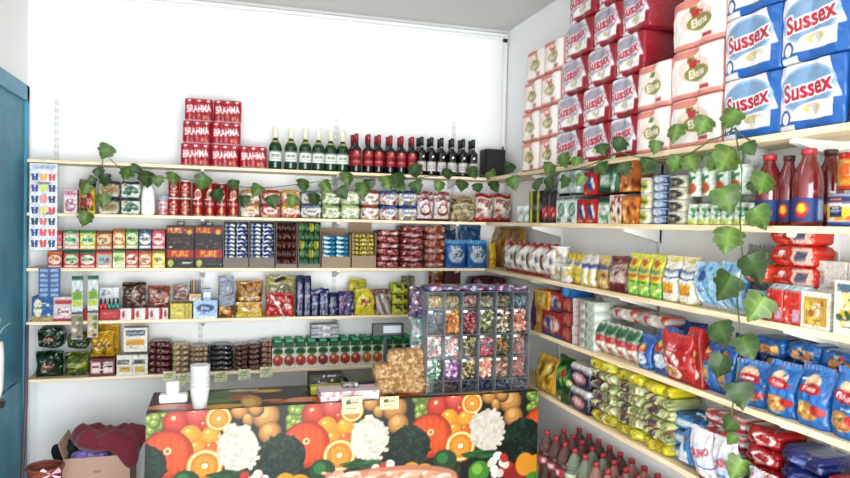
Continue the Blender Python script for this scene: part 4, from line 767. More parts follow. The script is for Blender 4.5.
pt = lambda l: [('f', 'd8d8dc'), ('r', 0, .72, 1, .9, '3a4a7a'), ('t', 'BAHIA', .4, .81, .13, 'c8303a', .6), ('n', 12, .14, ['e8a030', 'f0c23a', 'd87a24', 'f4d870'], .02, .2, .98, .62), ('r', .25, .3, .6, .6, l), ('r', 0, 0, 1, .15, '3a5a9a')]
r2(818, 856, 193.5, pt('3a4a7a'), 'fruit_tin', 'tin', 'wide peach tin with blue and yellow label', kind='can', d=.1, topc='9aa4b8')
r2(829, 862, 0, [('f', 'd8a838'), ('r', 0, .75, 1, .92, 'c83a30'), ('e', .5, .45, .3, .2, 'e07a24'), ('r', 0, 0, 1, .12, 'c84a30'), ('e', .8, .5, .2, .2, 'b8ccd8')], 'fruit_tin', 'tin', 'yellow and red fruit tin stacked on the wide tin', kind='can', d=.1, z=Z1+.128, hz=.135, topc='b8b8b8', shelf='')
# ================================================================ THIRD RIGHT SHELF
r3 = lambda *a, **k: row('r', 2, *a, **k)
r3(487, 521, 229, [('f', 'c89a3a'), ('n', 20, .09, ['d8b860', '9a4a24', 'e8d8a0', 'b87a2c'], 0, 0, 1, 1)], 'snack_bag', 'bag', 'amber snack bag behind the cookies near the corner', kind='pillow', n=2, off=.15, d=.08)
row('b', 2, 490, 497, 243, [('f', 'd8c02c'), ('n', 8, .14, ['c8582a', 'e8d86a'], 0, 0, 1, .5)], 'snack_bag', 'bag', 'narrow yellow snack bag in the shelf corner', kind='pouch', d=.07)
ckb = [('f', 'e6e0da'), ('r', 0, 0, 1, .16, 'c02a34'), ('r', 0, .84, 1, 1, 'b02632'), ('t', 'Mani', .45, .8, .12, 'e8d8d8', .6), ('e', .3, .45, .2, .2, '9a7a60'), ('e', .68, .5, .18, .22, 'f2f0ec'), ('n', 8, .06, ['3a3a3a', 'b8a890'], .45, .25, .9, .7)]
r3(499, 550, 243, ckb, 'cookie_bag', 'bag', 'white and red cookie bag leaning in the row', kind='pillow', n=4, d=.12, tilt=0)
tb = [('f', 'e2e0da'), ('r', 0, .3, 1, .34, 'c8c6c0'), ('e', .6, .5, .2, .2, 'd8c890'), ('r', .3, .4, .45, .6, '8a8a84')]
r3(546, 560, 246, tb, 'plastic_tub', 'tub', 'white lidded plastic tub in the left stack', kind='can', L=2, d=.1, topc='ecebe6', off=.05)
r3(556, 568, 266, tb, 'plastic_tub', 'tub', 'small white tub in front of tub stack', kind='can', d=.08, topc='ecebe6', off=-.0)
r3(562, 578, 253.5, [('f', 'd8c030'), ('r', 0, .6, 1, .75, 'e8e6dc'), ('r', 0, .0, 1, .14, 'b89a20'), ('n', 8, .1, ['8aa03a', 'f0e68a', 'c8a020'], .05, .15, .95, .55), ('r', .1, .63, .9, .72, '3a5a9a')], 'dressing_pouch', 'pouch', 'yellow dressing pouch with blue name band', kind='pouch', n=2, d=.07)
r3(578, 593, 255, [('f', 'e6e4da'), ('r', 0, .6, 1, .72, '3a5a9a'), ('e', .5, .35, .3, .18, 'e8d88a'), ('r', 0, 0, 1, .1, 'd8c030')], 'dressing_pouch', 'pouch', 'white dressing pouch with blue name band', kind='pouch', n=2, d=.07)
r3(593, 604, 256, [('f', 'c8a860'), ('r', 0, .6, 1, .72, '3a5a9a'), ('n', 8, .12, ['8a4a24', 'e8d8a0', 'b86a34'], .05, .05, .95, .5), ('r', 0, .85, 1, 1, 'e0d080')], 'dressing_pouch', 'pouch', 'tan dressing pouch', kind='pouch', d=.07)
r3(604.5, 624, 256.5, [('f', '7a1f1c'), ('r', .08, .28, .92, .78, 'c8b4a8'), ('n', 12, .08, ['8a3a30', 'e8dcd0', '5a1a18'], .1, .3, .9, .76), ('t', 'Salsa', .5, .86, .09, 'e8c8a0', .6)], 'sauce_pouch', 'pouch', 'dark red sauce pouch with pale panel', kind='pouch', d=.08)
gp = [('f', 'd8d02c'), ('r', 0, 0, 1, .38, '7ab83a'), ('e', .5, .2, .34, .14, 'a8d060'), ('t', 'Natura', .5, .62, .14, '3a6a9a', .84), ('e', .5, .8, .2, .08, 'c86a2c'), ('r', .1, .46, .9, .52, 'c84a3a'), ('n', 4, .08, ['f0ee9a'], .1, .1, .9, .9)]
r3(624, 658, 254.5, gp, 'dressing_pouch', 'pouch', 'yellow and lime green pouch', kind='pouch', n=3, d=.08)
hp = [('f', 'e6e3d8'), ('r', 0, .88, 1, 1, 'd8c84a'), ('r', .0, .52, 1, .7, '2a4a8a'), ('r', .08, .56, .9, .66, 'dfe4ea'), ('r', .1, .2, .8, .42, 'e0a82c'), ('r', 0, 0, 1, .06, 'c8b060')]
r3(658.5, 692, 257, hp, 'dressing_pouch', 'pouch', 'white pouch with blue badge and yellow band', kind='pouch', n=2, d=.09)
r3(692, 702, 262, hp, 'dressing_pouch', 'pouch', 'half hidden white pouch behind light blue bag', kind='pouch', d=.09, off=.1)
lbp = [('f', 'a3cbe2'), ('d', .3, .3, .45, 'd8e8f2'), ('d', .3, .7, .8, '6aa8d0'), ('n', 10, .09, ['e0eef6', '78b4d8', '5a9ac8'], 0, .1, 1, .9), ('r', 0, 0, 1, .12, 'e6eef2'), ('e', .45, .7, .16, .09, '3a6aa8')]
for k, (x0, x1, yt) in enumerate(((692, 718, 262), (718, 741, 262))):
    o = r3(x0, x1, yt, lbp, 'sugar_bag', 'bag', 'light blue bag leaning to the right', kind='pillow', d=.1, where='on third right shelf, '+('left', 'right')[k]+' of two', seed=3+k)[0]; o.rotation_euler[0] = .18
r3(738, 775, 246, [('f', 'a8a8a4'), ('n', 14, .12, ['c8c8c2', '6a6a68', '3a3a3c', 'dcdcd8'], 0, 0, 1, 1)], 'pasta_bag', 'bag', 'grey clear bag standing behind the vine leaves', kind='pillow', off=.14, d=.08)
r3(740, 763, 291, [('f', '8ac0dc'), ('n', 10, .14, ['b8d8e8', 'e8c890', '4a8ab8'], 0, 0, 1, 1)], 'snack_bag', 'bag', 'sky blue small bag beside the orange packs', kind='pillow', d=.07, off=.0)
r3(741, 765, 0, [('f', 'cc4a24'), ('r', 0, .25, .8, .6, 'ece0d0'), ('r', 0, 0, 1, .12, 'e88a3a')], 'noodle_packet', 'packet', 'orange packet on the sky blue bag', kind='flat', z=ZS[2]+.145, hz=.07, d=.1, off=.01, shelf='')
op = [('f', 'cf3a22'), ('r', .55, .15, .95, .85, 'e8c0b0'), ('e', .3, .6, .1, .15, 'f0e0d8'), ('n', 4, .05, ['e8785a', 'a82818'], 0, 0, .5, 1), ('r', .62, .3, .85, .7, '6a6a80')]
r3(764, 800, 285, [('f', 'd8433a'), ('r', 0, .85, 1, 1, 'c8e0e8'), ('r', .55, .1, .9, .4, 'c8a8b8'), ('n', 10, .08, ['e88a80', 'b82a24', 'f0c8b8'], 0, 0, 1, .85)], 'noodle_packet', 'packet', 'red and pink packet standing upright', kind='brick', n=2, d=.1)
r3(767, 812, 244, op, 'noodle_packet', 'packet', 'orange red packet lying in a pile', kind='flat', L=3, d=.13, z=ZS[2]+.135, hz=.24, off=.05, shelf='third right shelf')
r3(800, 830, 292, [('f', 'e3dfd4'), ('r', .12, .12, .88, .85, 'c8a850'), ('n', 14, .1, ['3a5a3a', 'e8c84a', 'd8d0b8', 'b87a3a'], .14, .14, .86, .83)], 'pasta_box', 'box', 'white box with yellow green picture', d=.12)
r3(814, 880, 262, [('f', 'd9d2cc'), ('r', .1, .3, .3, .7, 'b8a8a4'), ('r', .5, .2, .8, .4, 'c8b8b4')], 'plain_box', 'box', 'plain whitish box', L=2, n=2, d=.14, off=.09)
r3(832, 866, 281, [('f', 'e0ddd0'), ('r', .1, .8, .9, .93, '6a8a9a'), ('n', 16, .12, ['d8b83a', '5a7a4a', 'e8d890', 'b8863a'], .08, .15, .92, .75)], 'pasta_box', 'box', 'taller white box with yellow picture at picture edge', d=.08, off=-.005)
# ================================================================ FOURTH RIGHT SHELF
r4 = lambda *a, **k: row('r', 3, *a, **k)
r4(529, 536, 291, [('f', '4a3a7a'), ('n', 6, .2, ['6a5aa0', '2a1f50'], 0, 0, 1, 1)], 'snack_bag', 'bag', 'purple bag beside the candy case', kind='pouch', d=.06)
r4(534, 548, 290, [('f', 'd8a83a'), ('r', 0, .5, 1, .53, 'a8781a'), ('e', .5, .75, .3, .12, 'e8cc78'), ('n', 8, .1, ['b8862a', 'f0d890'], .1, .1, .9, .9)], 'tea_box', 'box', 'golden yellow box, tall', d=.1, off=.02)
rbx = [('f', 'b8383c'), ('r', 0, 0, 1, .16, '3a6aa8'), ('e', .5, .5, .4, .26, 'd8c0b8'), ('n', 8, .12, ['c84a44', '3a5a9a', 'e8d8c8'], .1, .2, .9, .8)]
r4(541, 561, 311.5, rbx, 'mixed_box', 'box', 'red and blue box with oval picture', d=.12)
r4(545, 562, 0, rbx, 'mixed_box', 'box', 'red and blue box stacked on its twin', z=ZS[3]+.165, hz=.12, d=.12, seed=4, off=.03, shelf='')
r4(561, 571.5, 303, [('f', 'a83a34'), ('r', 0, 0, 1, .15, '6a2420'), ('e', .5, .55, .34, .25, 'c87a6a')], 'small_box', 'box', 'brick red box below the blue box', L=3, z=ZS[3], hz=.27)
r4(561, 571.5, 0, [('f', '2f74b0'), ('e', .5, .5, .3, .3, '6aa8d0')], 'small_box', 'box', 'small blue box on top of brick red boxes', z=ZS[3]+.272, hz=.075, shelf='')
r4(571.5, 594, 300, [('f', 'd3d9d2'), ('r', 0, .0, 1, .08, '8a9a8a'), ('n', 6, .1, ['8ab09a', 'a8b8a8', 'e8ece6', 'c8888a'], .1, .2, .9, .9)], 'milk_carton', 'carton', 'white and pale green carton', L=5, d=.14)
r4(594, 612, 0, [('f', 'b8b8b4'), ('n', 8, .1, ['8a8a84', 'd8d8d4'], 0, 0, 1, 1)], 'plain_box', 'box', 'grey box behind the white cartons', L=3, z=ZS[3], hz=.36, off=.11, d=.1)
gw = [('f', 'dcd8cc'), ('r', 0, .64, 1, .92, '2a7a4c'), ('r', 0, .42, 1, .6, 'c42e38'), ('n', 3, .06, ['f0e8e0'], .2, .44, .9, .58), ('e', .45, .2, .18, .12, 'c86a58'), ('n', 6, .08, ['e8e6dc', 'b8a890'], .05, .02, .95, .38)]
r4(592, 634, 326, gw, 'rice_bag', 'bag', 'green red and white rice bag', kind='pillow', n=4, d=.1)
r4(606, 665, 0, [('f', 'c8c4bc'), ('n', 12, .08, ['c83a34', 'e8e4dc', '3a8a4a', '9a9a92'], 0, 0, 1, 1)], 'pasta_bag', 'bag', 'clear pasta bag lying on the rice bags', kind='flat', n=2, z=ZS[3]+.205, hz=.065, d=.16, off=.05, shelf='')
bb = [('f', '2272bc'), ('r', 0, .86, 1, 1, '3a8ad0'), ('e', .42, .58, .26, .12, 'c84a30'), ('e', .42, .66, .14, .08, 'e8c060'), ('e', .45, .3, .3, .15, 'dce6ec'), ('t', 'Arroz', .5, .5, .08, 'f0f0f0', .6), ('n', 5, .07, ['5aa0d8', '185a9a'], 0, 0, 1, .3)]
r4(634, 648, 335, bb, 'blue_bag', 'bag', 'bright blue bag, smaller one on the left', kind='pouch', d=.09)
r4(648, 674, 328, bb, 'blue_bag', 'bag', 'bright blue bag, larger one in front', kind='pouch', d=.12, seed=5)
r4(662, 700, 322, [('f', '1f5fa4'), ('n', 10, .12, ['3a80c4', '164a80'], 0, 0, 1, 1)], 'blue_bag', 'bag', 'blue bag standing behind the red bag', kind='pillow', off=.13, d=.09)
o = r4(659, 691, 333, [('f', 'c2242c'), ('r', 0, .83, 1, 1, 'd23a40'), ('n', 14, .06, ['c8a8a0', '8a8a8a', 'e8dcd8'], .12, .35, .9, .68), ('t', 'POP', .45, .78, .09, 'f0dcd8', .5), ('e', .36, .25, .28, .17, 'e8e0d4'), ('e', .36, .25, .2, .12, 'b87a50'), ('n', 4, .08, ['d8b04a', '8a4a2a'], .24, .18, .48, .32)], 'popcorn_bag', 'bag', 'red bag with round picture tilting to the right', kind='pillow', d=.09, off=-.02)[0]; o.rotation_euler[0] = .16
o = r4(689, 702, 327, [('f', 'b8241f'), ('r', 0, .9, 1, 1, 'c83a34'), ('n', 10, .12, ['8a3a20', 'd8944a', 'e8c890'], .15, .3, .9, .8), ('e', .5, .25, .3, .08, 'e8d8c8')], 'spaghetti_packet', 'packet', 'tall narrow red packet leaning right', kind='brick', d=.06)[0]; o.rotation_euler[0] = .12
fideo = [('f', '2a80c2'), ('r', 0, .9, 1, 1, '4a98d4'), ('e', .45, .72, .24, .12, 'e8c8a8'), ('d', -.25, .05, .06, '2a80c2'), ('e', .45, .62, .34, .09, 'c42c34'), ('t', 'Fideos', .45, .62, .075, 'f4e8e4', .56), ('e', .42, .26, .34, .15, 'c89a58'), ('n', 16, .045, ['e8c478', 'a87838', 'f0d898'], .14, .16, .7, .36), ('e', .72, .3, .2, .08, 'c43a38'), ('n', 5, .06, ['4a9ad8', '1a66a4'], 0, .4, 1, 1)]
sm = [('f', '2a7cc0'), ('e', .45, .75, .3, .14, 'c83a38'), ('e', .45, .82, .12, .06, 'e8c860'), ('e', .4, .35, .3, .16, 'c8a060'), ('n', 5, .1, ['4a9ad8', '1a66a4'], 0, 0, 1, .3)]
r4(696, 730, 346, sm, 'pasta_bag', 'bag', 'narrow blue pasta bag', kind='pillow', n=2, d=.08)
for k, (x0, x1, yt) in enumerate(((729, 760, 361), (760, 790, 363), (790, 824, 367), (824, 862, 371))):
    r4(x0, x1, yt, fideo, 'pasta_bag', 'bag', ['bright blue pasta bag, leftmost, turned sideways', 'bright blue pasta bag, second of the large ones', 'bright blue pasta bag, third of the large ones', 'bright blue pasta bag, nearest, cut by picture edge'][k], kind='pouch', d=.11, seed=20+k)[0].rotation_euler[2] += [.35, .1, 0, 0][k]
for k, (x0, x1) in enumerate(((752, 783), (783, 818), (818, 860))):
    r4(x0, x1, 0, [('f', '2474b4'), ('r', .25, .2, .85, .6, 'c89058'), ('n', 6, .07, ['c8403a', 'e8c878', '1a5a94'], .2, .1, .9, .8)], 'pasta_bag', 'bag', ['leftmost', 'middle', 'nearest'][k]+' blue pasta bag lying on the row behind', kind='flat', z=ZS[3]+[.2, .205, .2][k], hz=.075, d=.13, off=.1, shelf='')
    r4(x0, x1, 0, sm, 'pasta_bag', 'bag', ['leftmost', 'middle', 'nearest'][k]+' blue pasta bag standing in the rear row', kind='pillow', hz=.2, d=.09, off=.135, seed=k)
r4(726, 762, 338, [('f', '1f3f8a'), ('n', 18, .07, ['3a66b8', '142a60', '5a86c8'], 0, 0, 1, 1)], 'pasta_bag', 'bag', 'dark blue bag behind the vine leaves', kind='pillow', off=.13, d=.08)
# ================================================================ LOWEST RIGHT SHELF
r5 = lambda *a, **k: row('r', 4, *a, **k)
r5(531, 552, 356, [('f', 'd8b02a'), ('e', .45, .55, .3, .24, 'e8d468'), ('n', 10, .09, ['a8781a', 'f0e08a', '8a6a18'], .1, .1, .9, .9)], 'snack_bag', 'bag', 'bulging yellow snack bag', kind='pouch', d=.12)
r5(552, 569, 357, [('f', '1f6a3c'), ('e', .5, .6, .32, .16, '8ac060'), ('n', 12, .1, ['0f3a20', '4a9a54', 'c8d890', 'c84a3a'], .05, .05, .95, .9)], 'snack_bag', 'bag', 'green snack bag beside the white tubs', kind='pouch', d=.1)
tubp = [('f', '2a2458'), ('r', 0, .72, 1, 1, 'd8d4d0'), ('e', .5, .42, .34, .2, 'd8a0a0'), ('t', 'Flor', .5, .42, .2, 'f0e8f0', .6), ('n', 4, .08, ['c83a4a', '4a3f80'], 0, 0, 1, .25)]
for j, nm in enumerate(('lower', 'upper')):
    o = r5(569, 588, 0, tubp, 'margarine_tub', 'tub', 'navy and white margarine tub, '+nm+' one of the stack', kind='wrap4', z=ZS[4]+j*.14, hz=.135, d=.16, shelf='', topc='d8d4ce', seed=2)[0]
nd = [[('f', 'b8c08a'), ('r', 0, .0, 1, .25, c), ('n', 30, .05, ['d8dca8', '8a945a', 'e8e8c8', '6a7a4a'], 0, .2, 1, .8), ('e', .4, .55, .16, .28, '6a4a6a'), ('n', 20, .04, ['5a6a3a', 'c8cc98', '7a4a3a', 'e0dca0'], 0, 0, 1, 1)] for c in ('a8b070', 'c87a5a', '9aa870')]
ndy = [[('f', 'd6cc1c'), ('n', 8, .08, ['e8e03a', 'b8ac14'], 0, 0, 1, 1)]]
for k, (x0, x1, yt, L) in enumerate(((588, 613, 361, 5), (613, 640, 372, 5), (640, 668, 384, 5))):
    Hh = onX((x0+x1)/2, yt, RF+.01).z-ZS[4]; h1 = Hh/6
    nm = ['first', 'second', 'third'][k]
    r5(x0, x1, 0, ndy[0], 'noodle_packet', 'packet', 'plain yellow packet at the base of '+nm+' noodle stack', kind='flat', hz=h1, d=.22, shelf='', seed=k)
    r5(x0, x1, 0, nd[0], 'noodle_packet', 'packet', 'olive noodle packet, '+nm+' stack', kind='flat', L=4, z=ZS[4]+h1, hz=h1*4, d=.22, prints=nd, seed=k+7, shelf='lowest right shelf')
    r5(x0, x1, 0, ndy[0], 'noodle_packet', 'packet', 'plain yellow packet on top of '+nm+' noodle stack', kind='flat', z=ZS[4]+5*h1, hz=h1, d=.22, shelf='', seed=k+4)
wb = [('f', 'e3e8ee'), ('d', .6, .5, .85, '3a8ac8'), ('d', .6, .6, .72, '6aa8d8'), ('r', .55, .55, .8, .68, '2a4a8a'), ('n', 5, .08, ['f2f4f6', 'c8d4e0'], 0, 0, 1, 1)]
o = r5(668, 690, 418, wb, 'sugar_bag', 'bag', 'white and blue bag tipped over at the front', kind='pillow', d=.1, seed=3, off=-.02)[0]; o.rotation_euler[0] = -.45; o.location.z += .02
r5(668, 700, 0, [('f', '2f8ac4'), ('r', .1, .3, .7, .7, 'e3e8ee'), ('n', 4, .1, ['6ab0dc', '1c6aa4'], 0, 0, 1, 1)], 'sugar_bag', 'bag', 'bright blue and white bag lying behind the tipped one', kind='flat', L=3, z=ZS[4], hz=.225, off=.05, d=.18, shelf='')
rw = [('f', 'dcd8d6'), ('r', 0, .2, 1, .42, 'b8282e'), ('r', 0, .7, 1, .85, 'b8282e'), ('n', 4, .08, ['f0eeec', 'c8484c'], 0, 0, 1, 1)]
r5(700, 740, 0, rw, 'flour_bag', 'bag', 'white bag with red bands lying flat', kind='flat', L=4, z=ZS[4]+.0, hz=.3, off=.06, d=.17)
dor = [('f', 'e2dfe0'), ('e', .5, .55, .42, .22, 'c8d4e4'), ('r', 0, .34, 1, .38, '3a6ab0'), ('t', 'DORINO', .5, .6, .2, 'c02a34', .86, .3), ('r', 0, 0, 1, .1, 'c02a34'), ('n', 5, .08, ['f2f0f0', 'c8ccd4'], 0, 0, 1, .3)]
for k, (x0, x1) in enumerate(((690, 712), (713, 736))):
    o = r5(x0, x1, 0, dor, 'flour_bag', 'bag', 'white bag with big red lettering, '+('left', 'right')[k]+' of two leaning in front', kind='pillow', hz=.24, d=.09, off=-.03, shelf='', seed=6+k)[0]; o.rotation_euler[0] = .2
wv = [('f', 'b9262c'), ('d', .2, .15, .25, 'e6dcd8'), ('e', .6, .5, .3, .3, 'e6dcd8'), ('e', .6, .5, .2, .2, 'b9262c'), ('n', 3, .08, ['d85a5a'], 0, 0, 1, 1)]
r5(741, 775, 0, wv, 'rice_packet', 'packet', 'red packet with white swirl lying flat', kind='flat', L=4, z=ZS[4], hz=.3, off=.05, d=.18)
nv = [('f', '1f2f78'), ('r', .35, .35, .65, .65, '6a7cc0'), ('r', 0, .85, 1, 1, '34488f'), ('n', 4, .06, ['3a4c98', '121c50'], 0, 0, 1, 1)]
r5(776, 820, 0, nv, 'rice_packet', 'packet', 'navy blue packet lying flat', kind='flat', L=4, z=ZS[4], hz=.28, off=.03, d=.19)
r5(741, 775, 0, [('f', 'd3ccd0'), ('n', 16, .1, ['e8e4e6', 'b8a8b0', 'c86a78', 'a8b0c0'], 0, 0, 1, 1)], 'clear_bag', 'bag', 'crumpled clear bag in front of red packets', kind='pillow', z=ZS[4], hz=.16, off=-.04, d=.07, shelf='')
r5(821, 862, 0, [('f', 'b4222c'), ('r', .1, .3, .6, .7, 'dcd4d4'), ('r', 0, 0, 1, .12, '7c141c')], 'rice_packet', 'packet', 'red and white packet at the right picture edge', kind='flat', L=3, z=ZS[4], hz=.24, off=.02, d=.18)
# ================================================================ SODA BOTTLES on a low bench
BZ = .42
bench = empty('low_bench', (2.1, 2.8, 0)); tag(bench, 'low wooden bench under the right shelves carrying soda bottles', 'bench')
link('bench_top', MB().box(-.17, .17, -1.1, 1.1, BZ-.03, BZ, .003).build('top'), PINE_R, bench)
for a in (-1, 1):
    for b in (-1, 1): link('leg', MB().box(a*.14-.025, a*.14+.025, b*1.02-.025, b*1.02+.025, 0, BZ-.03).build('leg'), PINE_R, bench)
COLA = mat('cola_plastic', '2a1210', rough=.1, spec=.6, coat=.5); CLEARP = mat('clear_green_plastic', 'b4c0a8', rough=.08, trans=.75, ior=1.2); AMB = mat('amber_plastic', 'bb8a7c', rough=.1, trans=.6, ior=1.15, coat=.4)
SODARED = mat('soda_red_cap', '96242e', rough=.35); EMP = mat('empty_bottle_neck', '8f6a66', rough=.08, trans=.7, ior=1.15)
def soda(body, neck, lab):
    t = empty('soda_bottle'); R = .053
    link('plastic_body', MB().lathe([(R*.7, 0), (R*.95, .012), (R, .04), (R*.96, .13), (R, .2), (R*.97, .222)], 18).build('b'), body, t)
    nk = link('neck', MB().lathe([(R*.97, .222), (R*.86, .252), (R*.6, .285), (R*.32, .31), (R*.28, .325)], 18).build('n'), neck, t)
    link('cap', MB().lathe([(R*.32, .318), (R*.33, .34), (R*.3, .343)], 12).build('c'), SODARED, nk)
    link('label', arc_label(R+.0012, .135, .205, lab, 'label', -PI, PI, 24, 8), CARD, t)
    return t
pc = soda(COLA, EMP, [('f', '8a2a34'), ('r', 0, .3, 1, .7, 'd8c8c8')]+[('r', .1+k*.25, .35, .2+k*.25, .65, 'c83040') for k in range(4)])
pg = soda(CLEARP, CLEARP, [('f', 'cfd8c0'), ('r', 0, .3, 1, .6, '8aa03a'), ('r', 0, 0, 1, .15, 'e9ece0')])
pa_ = soda(AMB, AMB, [('f', 'd8ccc4'), ('r', 0, .35, 1, .7, 'b8404a'), ('r', 0, .1, 1, .2, '8a9a8a')])
used = set(); cnt = {}
for r_, X in enumerate((2.1, 2.213, 1.987)):
    y = 3.84; k = 0
    while y > 1.85:
        kind = 0 if (y > 3.55 or (r_ == 1 and y > 3.35)) else 1 if y > 3.3 else 2
        pr = (pc, pg, pa_)[kind]; o = pr if kind not in used else dup(pr); used.add(kind)
        o.location = (X+R0.uniform(-.002, .002), y, BZ); o.rotation_euler.z = R0.uniform(0, 6)
        c = cnt[(r_, kind)] = cnt.get((r_, kind), 0)+1
        tag(o, ('dark cola bottle with red cap', 'clear greenish soda bottle with red cap', 'amber soda bottle with red cap')[kind]+', '+('middle', 'wall side', 'aisle side')[r_]+' row, '+OR[c-1]+' from the back', 'bottle', 'soda bottles under the right shelves')
        y -= .116
# ================================================================ COUNTER
TH = 1.0; FY = 3.9; TYB = 4.36
xl = bX(146, TH, FY); xr = bX(538, TH, FY)
desk = empty('counter_table', ((xl+xr)/2, FY, 0)); tag(desk, 'shop counter table hidden under the fruit print cloth', 'counter')
w2 = (xr-xl)/2
link('table_top', MB().box(-w2+.01, w2-.01, .012, TYB-FY-.005, TH-.05, TH-.006).build('top'), PINE_B, desk)
for a in (-1, 1):
    for b in (.06, TYB-FY-.06): link('leg', MB().box(a*(w2-.06)-.025, a*(w2-.06)+.025, b-.025, b+.025, 0, TH-.05).build('leg'), PINE_B, desk)
# printed oilcloth
FW_, FH_ = xr-xl, TH; NX, NZ = 440, 170
def q(px, py): p = onY(px, py, FY); return ((p.x-xl)/FW_, p.z/FH_)
mpp = 3.95/F_PX   # metres per pixel there
per = (q(369, 437)[0]-q(238, 449)[0])
ops = [('f', '1f2a1c'), ('n', 260, .006, ['2c4424', '16200f', '3a5a2c', '241a14'], 0, 0, 1, 1)]
rs = random.Random(2)
def C_(px, py, r, c, k, ry=None): 
    u, v = q(px, py); return ('e', u+k*per, v, r*mpp/FW_, (ry or r)*mpp/FH_, c)
LAY = [[], [], []]
for k in range(-2, 4):
    T_ = []
    for gx, gy in [(rs.uniform(288, 304)-138, rs.uniform(402, 432)+8) for _ in range(30)]: T_ += [C_(gx, gy, 5, '6a7f2e', k), C_(gx-.8, gy-1, 3.6, '96ab4c', k), C_(gx-1.4, gy-1.6, 1.3, 'c8d68c', k)]
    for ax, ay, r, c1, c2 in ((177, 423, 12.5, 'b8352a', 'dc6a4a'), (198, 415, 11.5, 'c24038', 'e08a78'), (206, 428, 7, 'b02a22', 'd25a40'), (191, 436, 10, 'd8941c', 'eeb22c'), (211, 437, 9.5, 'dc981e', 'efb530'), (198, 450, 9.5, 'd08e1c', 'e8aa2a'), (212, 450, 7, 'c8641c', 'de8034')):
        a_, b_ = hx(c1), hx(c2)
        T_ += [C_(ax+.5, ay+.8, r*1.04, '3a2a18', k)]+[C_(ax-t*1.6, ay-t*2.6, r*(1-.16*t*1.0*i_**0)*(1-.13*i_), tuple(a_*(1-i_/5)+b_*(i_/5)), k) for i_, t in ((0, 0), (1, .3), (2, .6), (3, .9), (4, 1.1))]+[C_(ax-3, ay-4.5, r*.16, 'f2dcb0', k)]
        for _ in range(8): an = rs.uniform(0, 6.3); rr_ = rs.uniform(0, .75)*r; T_ += [C_(ax+rr_*math.cos(an), ay+rr_*math.sin(an), r*.09, tuple(a_*.8+b_*.3), k)]
    T_ += [C_(167, 456, 24, '9c3a12', k, 24), C_(167, 456, 22.8, 'c04a18', k), C_(166, 455, 20, 'd4581e', k)]
    for t in (-15, -8, 0, 8, 15): T_ += [C_(167+t, 456, 3.2, 'dc6a2c', k, 19*math.cos(t/24))]
    T_ += [C_(168, 452, 3.5, 'd9cda8', k), C_(168, 452, 1.6, '8a7a48', k)]
    for ox, oy, r in ((219, 419, 12), (205, 467, 17)):
        T_ += [C_(ox, oy, r, 'd98a1a', k), C_(ox, oy, r*.9, 'f1e0ac', k), C_(ox, oy, r*.76, 'd88a1c', k)]
        for s_ in range(10): a = s_*PI/5; T_ += [C_(ox+math.cos(a)*r*.45, oy+math.sin(a)*r*.45, r*.17, 'e6a234', k)]
        T_ += [C_(ox, oy, r*.16, 'f6ecc8', k)]
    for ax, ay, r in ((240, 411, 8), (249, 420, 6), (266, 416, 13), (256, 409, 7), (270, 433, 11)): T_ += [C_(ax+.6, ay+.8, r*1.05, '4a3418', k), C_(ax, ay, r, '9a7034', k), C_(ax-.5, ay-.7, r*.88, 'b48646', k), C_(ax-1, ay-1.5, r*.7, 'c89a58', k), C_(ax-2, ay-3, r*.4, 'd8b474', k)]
    LAY[0] += T_; T_ = []
    bl_ = [(282+rs.uniform(-25, 25), 457+rs.uniform(-23, 23)) for _ in range(230)]
    T_ += [C_(282, 457, 23, '11291b', k, 21)]
    for gx, gy in bl_:
        if ((gx-282)/24)**2+((gy-457)/22)**2 < 1: T_ += [C_(gx, gy, 1.7, rs.choice(['1c4230', '24503a', '173a28', '2f5c44', '112c1d']), k)]
    T_ += [C_(238, 449, 19, 'cfc8ba', k, 22)]
    for _ in range(150):
        gx, gy = 238+rs.uniform(-21, 21), 449+rs.uniform(-24, 24)
        if ((gx-238)/22)**2+((gy-449)/25)**2 < 1: T_ += [C_(gx, gy, 2.2, rs.choice(['d6cfc2', 'dcd6ca', 'c8c0b2', 'd8d0c4']), k)]
    LAY[1] += T_; T_ = []
    # lower part of the pattern
    for j in range(14): T_ += [C_(214+j*2.6, 476+math.sin(j)*3, 8, rs.choice(['2a6a34', '3a8040', '1f5228']), k, 1.6)]
    T_ += [C_(186, 484, 13, '1f5a2c', k, 12), C_(183, 481, 6, '3f8a48', k, 6), C_(228, 496, 12, '5a9a34', k), C_(226, 493, 6, '8ac050', k), C_(160, 500, 12, 'd8a020', k), C_(270, 500, 14, 'a82a22', k), C_(192, 506, 10, 'c83024', k), C_(285, 487, 11, 'e0a020', k, 13)]
    for _ in range(14): gx, gy = 254+rs.uniform(-11, 11), 488+rs.uniform(-13, 10); T_ += [C_(gx, gy, 4.6, rs.choice(['e8e4da', 'f4f1ea', 'c84038', 'd8d2c4']), k)]
    for _ in range(30): gx, gy = rs.uniform(150, 285), rs.uniform(515, 640); T_ += [C_(gx, gy, rs.uniform(7, 16), rs.choice(['3a7a34', 'd8a020', 'b8352a', 'e2601e', '5a9a34', 'e9e4da', '8a2a20']), k)]
    LAY[2] += T_
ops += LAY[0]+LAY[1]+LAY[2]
p1, p2 = q(318, 476), q(452, 484)
ops += [('e', q(388, 482)[0], q(388, 482)[1], 74*mpp/FW_, 15*mpp/FH_, 'c98c70'), ('e', q(385, 484)[0], q(385, 484)[1], 66*mpp/FW_, 12*mpp/FH_, 'e9b89c')]+[('e', q(324+j*4.6, 477)[0], q(324+j*4.6, 474.5+6*((j*37) % 11)/11)[1], (3+(j*29 % 7))*mpp/FW_, (1.5+(j*13 % 5)*.6)*mpp/FH_, ('e9c0a8', 'cf9274', 'f0d4c4', 'dda88c')[j % 4]) for j in range(28)]
